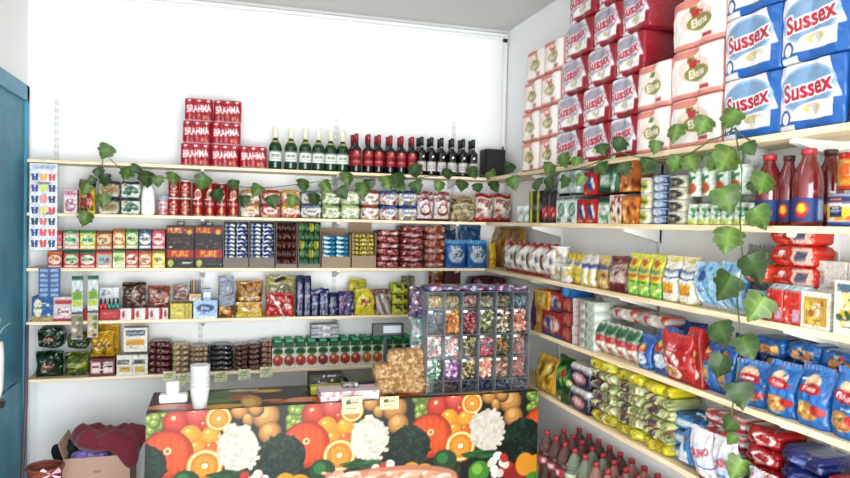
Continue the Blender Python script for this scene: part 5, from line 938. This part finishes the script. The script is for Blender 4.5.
if 0: ops += [('n', 60, .004, ['e8b498', 'f4dccc', 'd89474'], q(345, 0)[0], q(0, 490)[1], q(430, 0)[0], q(0, 474)[1])]
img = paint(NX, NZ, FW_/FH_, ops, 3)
TD = TYB-FY; NT = 70
tops = [('f', '28321f'), ('n', 70, .012, ['3a5a2c', '2a3a1c'], 0, 0, 1, 1)]
for k in range(-1, 4):
    b_ = k*per
    for (u, v, ru, rv, c) in ((.02, .5, .03, .3, '34303a'), (.05, .25, .05, .12, 'e8a080'), (.1, .2, .035, .14, 'd8644a'), (.155, .62, .045, .1, '4f7f30'), (.165, .4, .05, .1, '6f9c3c'), (.19, .78, .05, .09, '5a8a34'), (.17, .14, .05, .1, 'd8b42c'), (.215, .55, .035, .14, 'b8603a'), (.24, .3, .026, .3, 'd2a24a'), (.235, .26, .016, .18, 'e8c878'),
                              (.225, .88, .04, .07, 'd8ccb4'), (.285, .78, .04, .09, 'c8a02c'), (.285, .78, .026, .05, 'e2c44c'), (.3, .3, .04, .06, 'd07a3c'), (.32, .2, .04, .05, 'c86a30'), (.08, .75, .03, .12, '6a8a3a'), (.26, .95, .05, .05, '6a4a34')):
        tops.append(('e', u+b_, v, ru, rv, c))
timg = paint(NX, NT, FW_/TD, tops, 9)
V = []; Cc = []; F = []
def grid(nx, nz, pos, im):
    b0 = len(V)
    for j in range(nz+1):
        for i in range(nx+1): V.append(pos(i/nx, j/nz)); Cc.append(im[j, i])
    for j in range(nz):
        for i in range(nx): a = b0+j*(nx+1)+i; F.append((a, a+1, a+nx+2, a+nx+1))
def wave(u, v): return .012*math.sin(u*26)*(1-v)**1.5+.006*math.sin(u*57+1)*(1-v)
grid(NX, NZ, lambda u, v: (xl+u*FW_, FY-.006-wave(u, v)*.6, .02+v*(TH-.02)), img)
grid(NX, NT, lambda u, v: (xl+u*FW_, FY-.006+v*TD, TH+.0005), timg)
li = img[:, :61][:, ::-1]
grid(60, NZ, lambda u, v: (xl-.012*(1-v)*(1+math.sin(u*9)), FY-.006+u*TD, .02+v*(TH-.02)), li)
grid(60, NZ, lambda u, v: (xr+.004*(1-v), FY-.006+u*TD, .02+v*(TH-.02)), li)
cl = link('oilcloth', mesh('cloth', V, F, Cc, True), CLOTH); tag(cl, 'glossy oilcloth printed with fruit and vegetables over the shop counter', 'tablecloth')
# ---- things on the counter
def top(px, py, z=TH): return onZ(px, py, z)
TZ = TH+.001
# tape dispenser
p = top(173, 404); s_ = 3.95/F_PX
tpd = link('dispenser_base', MB().box(-13*s_, 13*s_, -.03, .05, 0, 8*s_, .006).build('base'), WPL, None, (p.x, p.y+.04, TZ)); tpd.name = 'tape_dispenser'
mb = MB().lathe([(6.5*s_, 8*s_), (6.5*s_, 20*s_), (3*s_, 20.2*s_)], 18, (-1*s_, .015)); link('paper_roll', mb.build('roll'), PAPW, tpd)
tag(tpd, 'white till roll on a white base at the left counter end', 'till roll')
# stack of plastic cups
p = top(199.5, 409); H = 41*s_; R_ = 9.2*s_; mb = []
pr = [(R_*.72, 0), (R_*.78, .01)]
for k in range(14): z = H*(.3+.7*k/14); pr += [(R_*.93, z), (R_*.99, z+.004), (R_*.99, z+.008), (R_*.92, z+.01)]
pr += [(R_, H-.004), (R_*1.02, H)]
CUP = mat('clear_cup_plastic', 'e6e9e8', rough=.15, trans=.3, ior=1.1)
o = link('cup_stack', MB().lathe(pr[:2], 20).build('cup'), CUP); bpy.data.objects.remove(o)
o = link('plastic_cup', MB().lathe([(R_*.72, 0), (R_*.98, H*.45), (R_*1.0, H*.45+.004), (R_*.95, H*.45+.004)], 22).build('cup'), CUP, None, (p.x, p.y+.03, TZ))
tag(o, 'clear plastic cup at the bottom of the nested cup stack', 'plastic cup', 'nested clear plastic cups')
for k in range(1, 9):
    hk = .035; z0 = H*.45+(k-1)*(H*.55/8)
    q_ = link('plastic_cup', MB().lathe([(R_*.95, z0), (R_*.99, z0+H*.55/8-.004), (R_*1.02, z0+H*.55/8-.002), (R_*1.02, z0+H*.55/8), (R_*.9, z0+H*.55/8)], 22).build('cup'), CUP, None, (p.x, p.y+.03, TZ))
    tag(q_, 'clear plastic cup rim nested in the cup stack, '+(OR[k]+' from the bottom' if k < 8 else 'topmost'), 'plastic cup', 'nested clear plastic cups')
# scale with display pole
pb_ = top(362, 389); scl = empty('weighing_scale', (pb_.x, 4.2, TZ)); tag(scl, 'black shop scale with display on a metal pole', 'scale')
BLKM = mat('black_scale_plastic', '1d2124', rough=.4)
link('scale_body', MB().box(-.11, .08, -.12, .12, 0, .055, .008).build('body'), BLKM, scl)
link('weighing_plate', MB().box(-.1, .07, -.11, .11, .058, .07, .004).build('plate'), mat('dark_steel', '3a3f42', rough=.25, metal=.8), scl)
pp = onY(384.5, 372, 4.28); px_ = pp.x-pb_.x; pt_ = onY(385, 338, 4.28)
link('pole', MB().tube([(px_, .08, 0), (px_, .08, pt_.z-TZ)], .011).build('pole'), mat('brushed_steel', '5e656a', rough=.35, metal=.3), scl)
d0 = onY(372.5, 336.5, 4.26); d1 = onY(404, 323, 4.26)
dh_ = link('display_head', MB().box(d0.x-pb_.x, d1.x-pb_.x, .06, .095, d0.z-TZ, d1.z-TZ, .005).build('head'), BLKM, scl)
link('display_screen', MB().box(d0.x-pb_.x+.07, d1.x-pb_.x-.02, .056, .06, d0.z-TZ+.02, d1.z-TZ-.015).build('screen'), mat('grey_lcd', '8f989c', rough=.2), dh_)
# dark box and green box
p0, p1 = bX(310, TH, 4.15), bX(345, TH, 4.15)
o = link('dark_box', wrap('dark_box', p1-p0, .12, .1, [('f', '3a3230'), ('n', 8, .06, ['5a6a34', '4a4440', '2a2422'], .6, .4, 1, 1), ('r', .3, .4, .5, .55, 'a8a8a4')], 'box', 34, 12), CARD, None, ((p0+p1)/2, 4.24, TZ)); tag(o, 'dark brown box with olive corner behind the yellow green box', 'box')
o = link('green_box', wrap('green_box', p1-p0, .07, .048, [('f', 'a8ac34'), ('r', 0, .6, 1, 1, 'c0c454'), ('d', .2, .5, .56, '8a8e28')], 'box', 34, 8), CARD, None, ((p0+p1)/2, 4.135, TZ)); tag(o, 'flat yellow green box on the counter before the dark box', 'box')
# pink and white tray
p0, p1 = bX(320, TH, 3.96), bX(378, TH, 3.96); wt = (p1-p0)/2
tr = link('pastry_tray', wrap('tray', wt*2, .16, .052, [('f', 'e9dcdd'), ('n', 40, .03, ['d88a98', 'f4eeee', 'c8b0b4', 'e0a8b0'], 0, 0, 1, 1)], 'box', 50, 10, top='e6d4d6'), CARD, None, ((p0+p1)/2, 4.01, TZ)); tag(tr, 'flat pink and white patterned box on the counter', 'box')
o = link('paper_trinket', wrap('trinket', .1, .05, .03, [('f', '8a9488'), ('n', 10, .1, ['5a6a5a', 'c87a88', 'dcdcd0'], 0, 0, 1, 1)], 'flat', 14, 6), FILM, None, (p0+.19, 4.03, TZ+.052)); tag(o, 'small grey green trinket on the pink patterned box', 'trinket')
# notes
def note(px0, py0, px1, py1, desc):
    a = onY(px0, py0, FY-.02); b = onY(px1, py1, FY-.02)
    o = link('paper_note', wrap('note', b.x-a.x, .002, a.z-b.z, [('f', 'e8e4b4'), ('r', .2, .55, .45, .75, '6a6a5a'), ('r', .5, .6, .8, .66, '6a6a5a'), ('r', .2, .3, .7, .36, '8a8a70')], 'box', 20, 16), CARD, None, ((a.x+b.x)/2, FY-.022, b.z)); tag(o, desc, 'note')
note(342, 397, 362, 413, 'larger pale yellow handwritten note on the counter edge'); note(380, 397, 398.5, 408.5, 'smaller pale yellow handwritten note near the peanut bags')
# peanut bags
pn = [('f', 'c4a274'), ('n', 150, .05, ['d4b68a', 'b8935e', 'dcc298', 'caa878', 'a67e4c'], 0, 0, 1, 1)]
pm = [wrap('peanuts', .17, .15, .1, pn, 'bag', 34, 20, 31+k, crumple=.1, detail=False) for k in range(3)]
k = 0
for (px, py) in ((387, 398), (406, 397), (419, 395), (386, 386), (401, 385), (419, 383), (400, 372), (416, 372)):
    P_ = onY(px, py, 4.0); lv = 0 if k < 3 else 1 if k < 6 else 2
    o = link('peanut_bag', pm[k % 3], FILM, None, (P_.x, 4.04+[0, .02, .03][lv]+.012*(k % 2), TZ+lv*.083), R0.uniform(-.3, .3)); o.scale = (.8, 1, 1)
    tag(o, 'clear bag of shelled peanuts in the counter pile, '+['bottom left', 'bottom middle', 'bottom right', 'middle layer left', 'middle layer centre', 'middle layer right', 'top left', 'top right'][k], 'bag of peanuts', 'bags of peanuts piled on the counter'); k += 1
# ================================================================ CANDY CASE
CYF = 3.95
cx0, cx1 = bX(426, TH, CYF), bX(527.5, TH, CYF); cz1 = onY(478, 292, CYF).z; CW = cx1-cx0; CH = cz1-TZ; CD = .26
case = empty('candy_case', ((cx0+cx1)/2, CYF, TZ)); tag(case, 'clear acrylic candy dispenser full of sweets on the counter', 'candy dispenser')
ACR = bpy.data.materials.new('clear_acrylic'); ACR.use_nodes = True; nt = ACR.node_tree; nt.nodes.clear()
oo = nt.nodes.new('ShaderNodeOutputMaterial'); mxn = nt.nodes.new('ShaderNodeMixShader'); tr_ = nt.nodes.new('ShaderNodeBsdfTransparent'); gl = nt.nodes.new('ShaderNodeBsdfGlossy'); gl.inputs['Roughness'].default_value = .06; gl.inputs['Color'].default_value = (.9, .93, .95, 1)
mxn.inputs[0].default_value = .035; nt.links.new(tr_.outputs[0], mxn.inputs[1]); nt.links.new(gl.outputs[0], mxn.inputs[2]); nt.links.new(mxn.outputs[0], oo.inputs[0])
EDG = mat('acrylic_edge', '646c70', rough=.15, spec=.7)
h2 = CW/2
colx = [-h2+CW*t for t in (0, .166, .333, .5, .667, .835, 1)]
rowz = [CH*t for t in (.0, .12, .345, .575, .83, .97)]
link('front_panel', MB().box(-h2, h2, -.004, 0, 0, CH).build('panel'), ACR, case)
for a in (-1, 1): link('side_panel', MB().box(a*h2-.002, a*h2+.002, 0, CD, 0, CH).build('panel'), ACR, case)
link('back_panel', MB().box(-h2, h2, CD-.004, CD, 0, CH).build('panel'), mat('milky_acrylic', '8e9292', rough=.3), case)
for z in rowz[:5]+[CH]: link('tray', MB().box(-h2+.003, h2-.003, .001, CD-.005, z, z+.003).build('tray'), EDG, case)
for x in colx: link('divider', MB().box(x-.0014, x+.0014, -.006, CD-.005, .004, CH+.004).build('divider'), EDG, case)
def sweets(n, cols, x0, x1, z0, z1, seed, s=.011, kind='ball'):
    rng = random.Random(seed); V = []; F = []; C = []
    icoV, icoF = ICO
    nn = int(n*(x1-x0)*(z1-z0)/(.1*.13))
    for i in range(nn):
        c = hx(rng.choice(cols)); r = s*rng.uniform(.8, 1.2); ax = (1, rng.uniform(.5, .8), rng.uniform(.45, .75))
        ctr = Vector((rng.uniform(x0+r, x1-r), .006+r+rng.uniform(0, .035), rng.uniform(z0+r*.7, z1-r*.6)))
        R = Matrix.Rotation(rng.uniform(0, 6.3), 3, 'X') @ Matrix.Rotation(rng.uniform(0, 6.3), 3, 'Y') @ Matrix.Rotation(rng.uniform(0, 6.3), 3, 'Z')
        b = len(V); c2 = np.clip(c*rng.uniform(.85, 1.12), 0, 1)
        for v in icoV: V.append(ctr+R @ Vector((v[0]*r*ax[0], v[1]*r*ax[1], v[2]*r*ax[2]))); C.append(c2)
        F += [(a+b, d+b, e+b) for a, d, e in icoF]
    # filling behind the visible sweets, so the heap has depth
    b = len(V); m = hx(cols[0])*.8
    for x in (x0+.003, x1-.003):
        for y in (.05, .2):
            for z in (z0, z1-.012): V.append(Vector((x, y, z))); C.append(m)
    F += [tuple(b+i for i in f) for f in ((0, 1, 3, 2), (4, 6, 7, 5), (0, 4, 5, 1), (2, 3, 7, 6), (0, 2, 6, 4), (1, 5, 7, 3))]
    return mesh('sweets', V, F, C, False)
import bmesh
bm_ = bmesh.new(); bmesh.ops.create_icosphere(bm_, subdivisions=1, radius=1); ICO = ([v.co.copy() for v in bm_.verts], [tuple(v.index for v in f.verts) for f in bm_.faces]); bm_.free()
grid_c = [  # bottom to top
 [(['2c4a3c', '1f3a2c', '4a6a5a'], 'dark green'), (['4a3038', '5a3a44', '2c1c24'], 'dark maroon'), (['34404a', '2a3038', '5a6a74'], 'slate'), (['3a4a68', '5a6a88', '2a3448'], 'slate blue'), (['5a6474', '7a8898', '3a4454'], 'grey blue'), (['4a4a58', '8a8a98'], 'charcoal')],
 [(['2a7a54', '5aa880', '1c5a3c', 'd8e4d8'], 'emerald green'), (['a86ab0', 'd0a0cc', '8a4a94', 'e8d0e4'], 'lilac'), (['c8b480', '3a3430', 'e8dcc0', '8a7a50'], 'striped coin'), (['e8a0a0', 'f0cc6a', 'd86a7a', 'f4e4c8'], 'pink and yellow'), (['b8807a', 'd8b8a8', '8a4a44', '9aa07a'], 'rosy brown'), (['c8988e', 'a86a64'], 'faded pink')],
 [(['e4b8b8', '8ab0a8', 'f0e4e0', 'c86a78'], 'pink and teal'), (['e8c8c0', 'd8887a', 'f4eee8', 'a8b8c8'], 'pale pink'), (['6a6a4a', 'a8a878', '8a3a34', 'c8c8b0'], 'olive and red'), (['d85a7a', '4aa09a', 'e8a0b0', 'b02a4a'], 'magenta and teal'), (['3a3a30', 'd88a2a', '5a6a4a', '8a8a70'], 'dark with orange'), (['c8a8a0', 'b07a78'], 'dusty rose')],
 [(['4a5a68', '6a7c8a', '33404c', '8a9aa4'], 'slate grey'), (['d88a1c', 'e8a838', 'b86a10', 'f0c060'], 'orange'), (['8a1c30', 'b03a4a', '5a101c', 'c87a80'], 'crimson'), (['a8a470', 'e0dcc0', '4a4a34', '7a8a50'], 'cream and green'), (['2c2a28', 'd8c8a0', 'f0ece4', '8a6a34'], 'black and gold'), (['c87a60', 'e8b090', 'b84a4a', 'e8d8c8'], 'coral')],
 [(['b89a50', 'd8c080', '8a7440'], 'honey yellow'), (['a89468', 'c8b890', '7a6848'], 'tan'), (['8a5a54', 'b08a80', 'c8b8b0'], 'brown pink'), (['8a8468', 'b8b498'], 'khaki'), (['5a5044', '8a7c68', 'a89a80'], 'brown grey'), (['4a6a78', '8a9aa0'], 'steel blue')]]
for j, r_ in enumerate(grid_c):
    for i, (cols, nm) in enumerate(r_):
        x0, x1 = colx[i]+.004, colx[i+1]-.004; z0, z1 = rowz[j]+.005, rowz[j+1]-.006
        o = link('wrapped_sweets', sweets(150, cols, x0, x1, z0, z1, j*10+i, .0155 if j else .012), FILM, None, case.location)
        tag(o, nm+' sweets in the candy case, '+['bottom', 'second', 'third', 'fourth', 'top'][j]+' tier, '+['far left', 'second', 'third', 'fourth', 'fifth', 'far right'][i]+' compartment', 'sweets', None, 'stuff')
        link('compartment_tag', MB().box(x0, x0+.025, -.0065, -.0045, z1-.014, z1).build('tag'), PAPW, case) if j in (1, 2, 3) else None
# candy bags on and beside the case
for k, (t0, t1) in enumerate(((0, .34), (.34, .67), (.67, 1))):
    o = link('candy_bag', wrap('bag', CW*.34, .2, .03, [('f', '7a6a9a'), ('n', 60, .04, ['d8d4e4', '4a3a7a', 'b8384a', '3a5a9a', 'e8e4ec', '8a5a84'], 0, 0, 1, 1)], 'flat', 30, 6, 50+k), FILM, None, (case.location.x-h2+CW*(t0+t1)/2, CYF+.11, cz1+.004+TZ-TZ))
    tag(o, 'purple and white candy bag lying on the candy case, '+posword(k, 3), 'candy bag')
for k, (px0, px1, y0, y1, cols, nm) in enumerate(((409, 426, 287, 318, ['6a4a6a', '3a4a8a', 'e8d8e0', '5a9a6a', '2a2a4a'], 'pink and navy'), (410, 426, 318, 345, ['7a9a98', 'd8e0dc', '4a7a74', 'c88a98'], 'pale teal'), (411, 426, 345, 372, ['d8c0b8', 'b87a78', 'e8e0d8', '6a9a84'], 'beige pink'))):
    a = onY(px0, y0, 4.08); b = onY(px1, y1, 4.08)
    o = link('candy_bag', wrap('bag', b.x-a.x, .05, a.z-b.z, [('f', cols[0]), ('n', 40, .09, cols, 0, 0, 1, 1)], 'pillow', 16, 26, 60+k), FILM, None, ((a.x+b.x)/2, 4.08, b.z))
    tag(o, nm+' candy bag hanging on the left side of the candy case', 'candy bag')
# ================================================================ FLOOR, LEFT CORNER
BXY = 4.72
a, b = bX(63, .45, BXY-.17), bX(130, .45, BXY-.17); zb = onY(95, 457, BXY-.17).z; w2 = (b-a)/2
crt = empty('cardboard_box', ((a+b)/2, BXY, 0)); CB = mat('box_cardboard', 'a88a78', rough=.8, var=.06, bscale=16)
mb = MB().box(-w2, w2, -.17, .17, 0, .006).box(-w2, w2, -.17, -.165, .006, zb).box(-w2, w2, .165, .17, .006, zb).box(-w2, -w2+.005, -.165, .165, .006, zb).box(w2-.005, w2, -.165, .165, .006, zb)
link('box_body', mb.build('body'), CB, crt)
link('side_flap', MB().add([(-w2, -.16, zb), (-w2, .16, zb), (-w2-.03, .15, zb+.09), (-w2-.03, -.15, zb+.09), (-w2-.004, -.16, zb), (-w2-.004, .16, zb), (-w2-.034, .15, zb+.09), (-w2-.034, -.15, zb+.09)], [(0, 1, 2, 3), (7, 6, 5, 4), (0, 4, 5, 1), (1, 5, 6, 2), (2, 6, 7, 3), (3, 7, 4, 0)]).build('flap'), CB, crt)
link('printed_mark', MB().box(-.02, .02, -.172, -.17, zb-.1, zb-.085).build('mark'), mat('box_print', '8a6a5a', rough=.8), crt)
tag(crt, 'open brown cardboard box on the floor by the back wall', 'cardboard box')
def drape(name, m, cx, cyy, z, rx, ry, rz_, seed, point=None):
    """a crumpled heap of cloth: irregular outline, ridged folds running across it"""
    rng = random.Random(seed); V = []; F = []; n, mm = 64, 26; ph = [rng.uniform(0, 6) for _ in range(9)]
    rd = lambda x: 1-abs(math.sin(x))
    for j in range(mm+1):
        t = j/mm
        for i in range(n):
            a = i*2*PI/n; k = 1+.1*math.sin(2*a+ph[0])+.09*math.sin(3*a+ph[1])+.05*math.sin(8*a+ph[2])
            dz = 0
            if point:
                g = math.exp(-(math.atan2(math.sin(a-point[0]), math.cos(a-point[0]))/.38)**2); k += point[1]*g; dz = point[2]*g*t**3
            x, y = rx*k*math.sin(t*PI/2)*math.cos(a), ry*k*math.sin(t*PI/2)*math.sin(a)
            f = .55*math.cos(x*5+ph[3])**2+.2*rd(x*13-y*21+ph[4]+math.sin(x*9))+.22*rd(x*24+y*12+ph[5]+t*2)
            zz = rz_*(.35+.65*f)*(1-t**3)+rz_*.35*math.sin(x*7+ph[6])*(1-t)-dz-.02*t*rd(a*4+ph[7])
            V.append((cx+x, cyy+y, z+zz))
    for j in range(mm):
        for i in range(n): q2 = (i+1) % n; F.append((j*n+i, (j+1)*n+i, (j+1)*n+q2, j*n+q2))
    b = len(V)
    for i in range(n): v = V[mm*n+i]; V.append((cx+(v[0]-cx)*.9, cyy+(v[1]-cyy)*.9, v[2]-.035))
    for i in range(n): q2 = (i+1) % n; F.append((mm*n+i, b+i, b+q2, mm*n+q2))
    F.append(tuple(reversed(range(b, b+n))))
    F = [f for f in F if len(set(f)) > 2]
    me = mesh(name, V, F, None, True); return link(name, me, m)
MAR = mat('maroon_cloth', '641226', rough=.85, sheen=.2, bump=.3, bscale=60)
pc_ = onY(106, 440, BXY-.05)
o = drape('maroon_garment', MAR, pc_.x+.015, BXY-.04, zb+.075, .20, .15, .15, 4, (-.8, .3, .14)); tag(o, 'dark maroon cloth heaped on the cardboard box', 'cloth')
pc2 = onY(98, 458, BXY-.12)
o = drape('purple_fabric', mat('lilac_pattern_cloth', '6a5a98', rough=.7, var=.4, bscale=160), (a+b)/2-.04, BXY-.12, zb-.015, w2*.62, .035, .07, 6); tag(o, 'purple patterned fabric peeking from the cardboard box', 'cloth')
pc3 = onY(66, 447, BXY)
o = drape('black_garment', mat('black_cloth', '14131a', rough=.8, bump=.4, bscale=60), pc3.x-.0, BXY+.02, onY(66, 452, BXY).z, .075, .06, .12, 8); tag(o, 'small black cloth at the left corner of the box', 'cloth')
# basket
pbk = onY(45, 478, 4.35); rb_ = bX(62, .3, 4.35)-pbk.x
zt_ = onY(45, 462, 4.35).z
WIC = mat('reddish_wicker', '7c3e2c', rough=.6, bump=.8, bscale=120)
bk = empty('round_basket', (pbk.x, 4.35, 0)); tag(bk, 'reddish brown basket with a pink bow on the floor', 'basket')
link('basket_body', MB().lathe([(rb_*.7, 0), (rb_*.85, zt_*.4), (rb_*1.0, zt_*.9), (rb_*1.04, zt_*.95), (rb_*.98, zt_*.96), (rb_*.93, zt_*.9), (rb_*.8, zt_*.6), (rb_*.6, zt_*.45), (rb_*.1, zt_*.43)], 26).build('body'), WIC, bk)
mb = MB()
mb.tube([(rb_*1.04*math.cos(t*.3), rb_*1.04*math.sin(t*.3), zt_*.955) for t in range(22)], .011, 6); link('rim', mb.build('rim'), WIC, bk)
BOW = mat('pink_ribbon', 'e3b0bc', rough=.4); mb = MB(); bz = zt_*.93; by = -rb_*1.0
for a in (.5, 2.6, 3.7, 5.7): mb.add([(.05, by, bz), (.05+.055*math.cos(a-.28), by-.012, bz+.055*math.sin(a-.28)), (.05+.06*math.cos(a), by-.02, bz+.06*math.sin(a)), (.05+.055*math.cos(a+.28), by-.004, bz+.055*math.sin(a+.28))], [(0, 1, 2, 3)])
link('bow', mb.build('bow'), BOW, bk)
# plant at the left picture edge on a tall stand
pp = onX(1, 350, -1.16); py_ = pp.y
pl = onY(-6, 360, 2.6); ps = empty('potted_plant', (pl.x, 2.6, pl.z-.14)); tag(ps, 'spiky plant in a white pot at the left picture edge', 'potted plant')
link('pot', MB().lathe([(.018, 0), (.027, .04), (.03, .15), (.026, .2), (.022, .2)], 18).build('pot'), mat('grey_pot', 'a9aaa6', rough=.6), ps)
mb = MB(); rs = random.Random(3)
for k in range(14):
    a = rs.uniform(0, 6.3); l = rs.uniform(.05, .1); t = rs.uniform(.2, .9); dx, dy = math.cos(a)*t, math.sin(a)*t; n_ = Vector((-math.sin(a), math.cos(a), 0))*.004
    p0 = Vector((0, 0, .195)); p1_ = p0+Vector((dx*l*.5, dy*l*.5, l*.6)); p2_ = p0+Vector((dx*l, dy*l, l*.8))
    mb.add([p0-n_, p0+n_, p1_+n_*.8, p1_-n_*.8, p2_], [(0, 1, 2, 3), (3, 2, 4)])
lf = link('leaves', mb.build('leaves'), mat('grey_green_leaf', '7d9a94', rough=.6), ps)
st = empty('plant_stand', (pl.x, 2.6, 0)); tag(st, 'tall thin stand carrying the white plant pot', 'plant stand')
link('pole', MB().tube([(0, 0, .02), (0, 0, pl.z-.16)], .012).build('pole'), BLK, st); link('top_plate', MB().lathe([(.035, pl.z-.16), (.035, pl.z-.141)], 16).build('plate'), BLK, st); link('foot', MB().lathe([(.1, 0), (.1, .02)], 20).build('foot'), BLK, st)
# ================================================================ LEAF GARLANDS
outl = [(0, .02), (.2, -.13), (.42, -.08), (.53, .12), (.44, .27), (.5, .5), (.33, .6), (.22, .78), (.1, .92), (0, 1.08)]
_o = []
for _i in range(len(outl)-1):
    (xa, ya), (xb, yb_) = outl[_i], outl[_i+1]; _o.append((xa, ya)); _o.append(((xa+xb)/2+.035*(1 if 0 < _i < 8 else 0), (ya+yb_)/2+.01))
outl = _o+[outl[-1]]
def leaf_mesh(seed):
    rng = random.Random(seed); V = []; C = []; F = []; base = hx(['68853f', '536f36', '76904a', '496334'][seed % 4]); fold = rng.uniform(.12, .4); n = len(outl); cu_ = rng.uniform(-.25, .35)
    for s_ in (-1, 1):
        b = len(V)
        for i, (x, y) in enumerate(outl):
            for t in (0, .5, 1):
                yy = (.05+(y-.05)*.94) if t == 0 else y if t == 1 else (.05+(y-.05)*.94+y)/2
                X = x*t*s_*(1+rng.uniform(-.04, .04)); vein = 1.18 if t == 0 else (.93 if i % 4 else 1.12) if t == .5 else .95
                V.append((X, fold*abs(X)+.05*math.sin(yy*5+X*6)+cu_*(yy-.5)**2, (.5-yy)*.88)); C.append(np.clip(base*vein, 0, 1))
        for i in range(n-1):
            for k in range(2):
                a = b+i*3+k; f = (a, a+1, a+4, a+3); F.append(f if s_ > 0 else f[::-1])
    return mesh('leaf', V, F, C, True)
LEAFM = mat('ivy_leaf', rough=.45, attr=True, spec=.4)
LM = [leaf_mesh(k) for k in range(8)]
STEM = mat('vine_stem', '4a5a2a', rough=.6)
def garland(desc, stem, leaves, plane):
    pr = (lambda x, y, o: onY(x, y, BF-.03-o)) if plane == 'b' else (lambda x, y, o: onX(x, y, RF-.03-o))
    root = empty('ivy_garland', pr(stem[0][0], stem[0][1], 0)); tag(root, desc, 'leaf garland'); L0 = root.location.copy()
    pts = [pr(x, y, 0)-L0 for x, y in stem]
    sm_ = []
    for i in range(len(pts)-1):
        for t in (0, .33, .66): sm_.append(pts[i].lerp(pts[i+1], t)+Vector((0, 0, -.008*math.sin(t*PI))))
    sm_.append(pts[-1]); link('vine_stem', MB().tube(sm_, .0032, 6).build('stem'), STEM, root)
    rg = random.Random(len(stem)*7)
    for (x, y, s) in leaves:
        off = rg.uniform(0, .035); P_ = pr(x, y, off); zc = (P_-Vector((0, 0, EYE))).dot(FW); S_ = s*zc/F_PX*1.0
        o = link('leaf', LM[rg.randrange(8)], LEAFM, root, P_-L0)
        base = 0 if plane == 'b' else -.75
        o.rotation_euler = (rg.uniform(-.45, .3), rg.uniform(-.6, .6), base+rg.uniform(-.5, .5)); o.scale = (S_, S_, S_)
garland('green leaf garland trailing along the top back shelf edge', [(104, 152), (101, 172), (86, 190), (84, 214), (84, 222)][:2][::-1]+[(126, 173), (150, 177), (175, 177), (202, 181), (230, 184), (256, 188), (304, 183), (348, 177), (393, 180), (430, 176), (448, 174), (474, 172), (495, 180), (508, 170)],
    [(105, 152.5, 16), (100, 173, 11), (105, 181, 13), (103, 202, 14), (126, 174, 15), (135, 170, 11), (147, 180, 18), (158, 182, 12), (174, 179, 15), (202, 183.5, 17), (218, 197, 15), (233, 186, 12), (244, 202, 13), (256, 191, 13), (273, 203, 14), (292, 202, 13), (304, 186, 14), (327, 187, 14), (315, 200, 14), (348, 180, 15), (343, 194, 14), (363, 191, 17), (370, 185, 12), (389, 184, 16), (398, 181, 17), (415.6, 172, 15), (401, 187, 12), (417, 188, 14), (439, 187, 12), (448, 175, 12), (473.6, 173, 13), (462, 186, 13), (478, 188, 11), (495.5, 187, 13), (493, 177, 13), (508, 169, 12)], 'b')
garland('short strand of three leaves hanging at the left of back shelves', [(101, 172), (92, 180), (84, 190), (84, 207), (85, 222)], [(84, 190, 13), (85, 220, 15), (92, 181, 9)], 'b')
garland('green leaf garland along the top right shelf edge', [(512, 176), (549, 172), (580, 168), (620, 152), (650, 158), (680, 158), (710, 140), (735, 128), (750, 140)],
    [(514, 184, 15), (537, 185, 16), (549, 169, 14), (565, 162, 16), (576, 162, 12), (550, 184, 14), (563, 183, 14), (579, 181, 13), (601.5, 169, 16), (603, 150, 14), (619, 146, 17), (625, 170, 15), (644, 166, 15), (674, 134, 21), (703, 127, 20), (729, 121, 24), (655, 148, 14), (647.5, 168, 18), (675, 165, 19), (692, 164, 21), (713, 163, 20), (726, 161, 30), (750, 149, 17)], 'r')
garland('long leafy strand hanging down before the right shelves', [(735, 128), (742, 170), (740, 220), (743, 262), (737, 300), (742, 345), (736, 380), (730, 425), (733, 478)],
    [(727, 201, 29), (754, 186, 17), (763.6, 184, 25), (761, 219.5, 26), (727, 241, 29), (755.5, 270, 31), (723, 289, 31), (755.5, 310, 30), (722, 334, 26), (749, 349, 26), (719.5, 367, 25), (740.6, 397, 27), (728, 426, 18), (723, 452, 14), (737, 471, 25), (731, 440, 13)], 'r')
print('OBJECTS', len([o for o in bpy.data.objects if not o.parent]), 'MESHES', len(bpy.data.meshes))
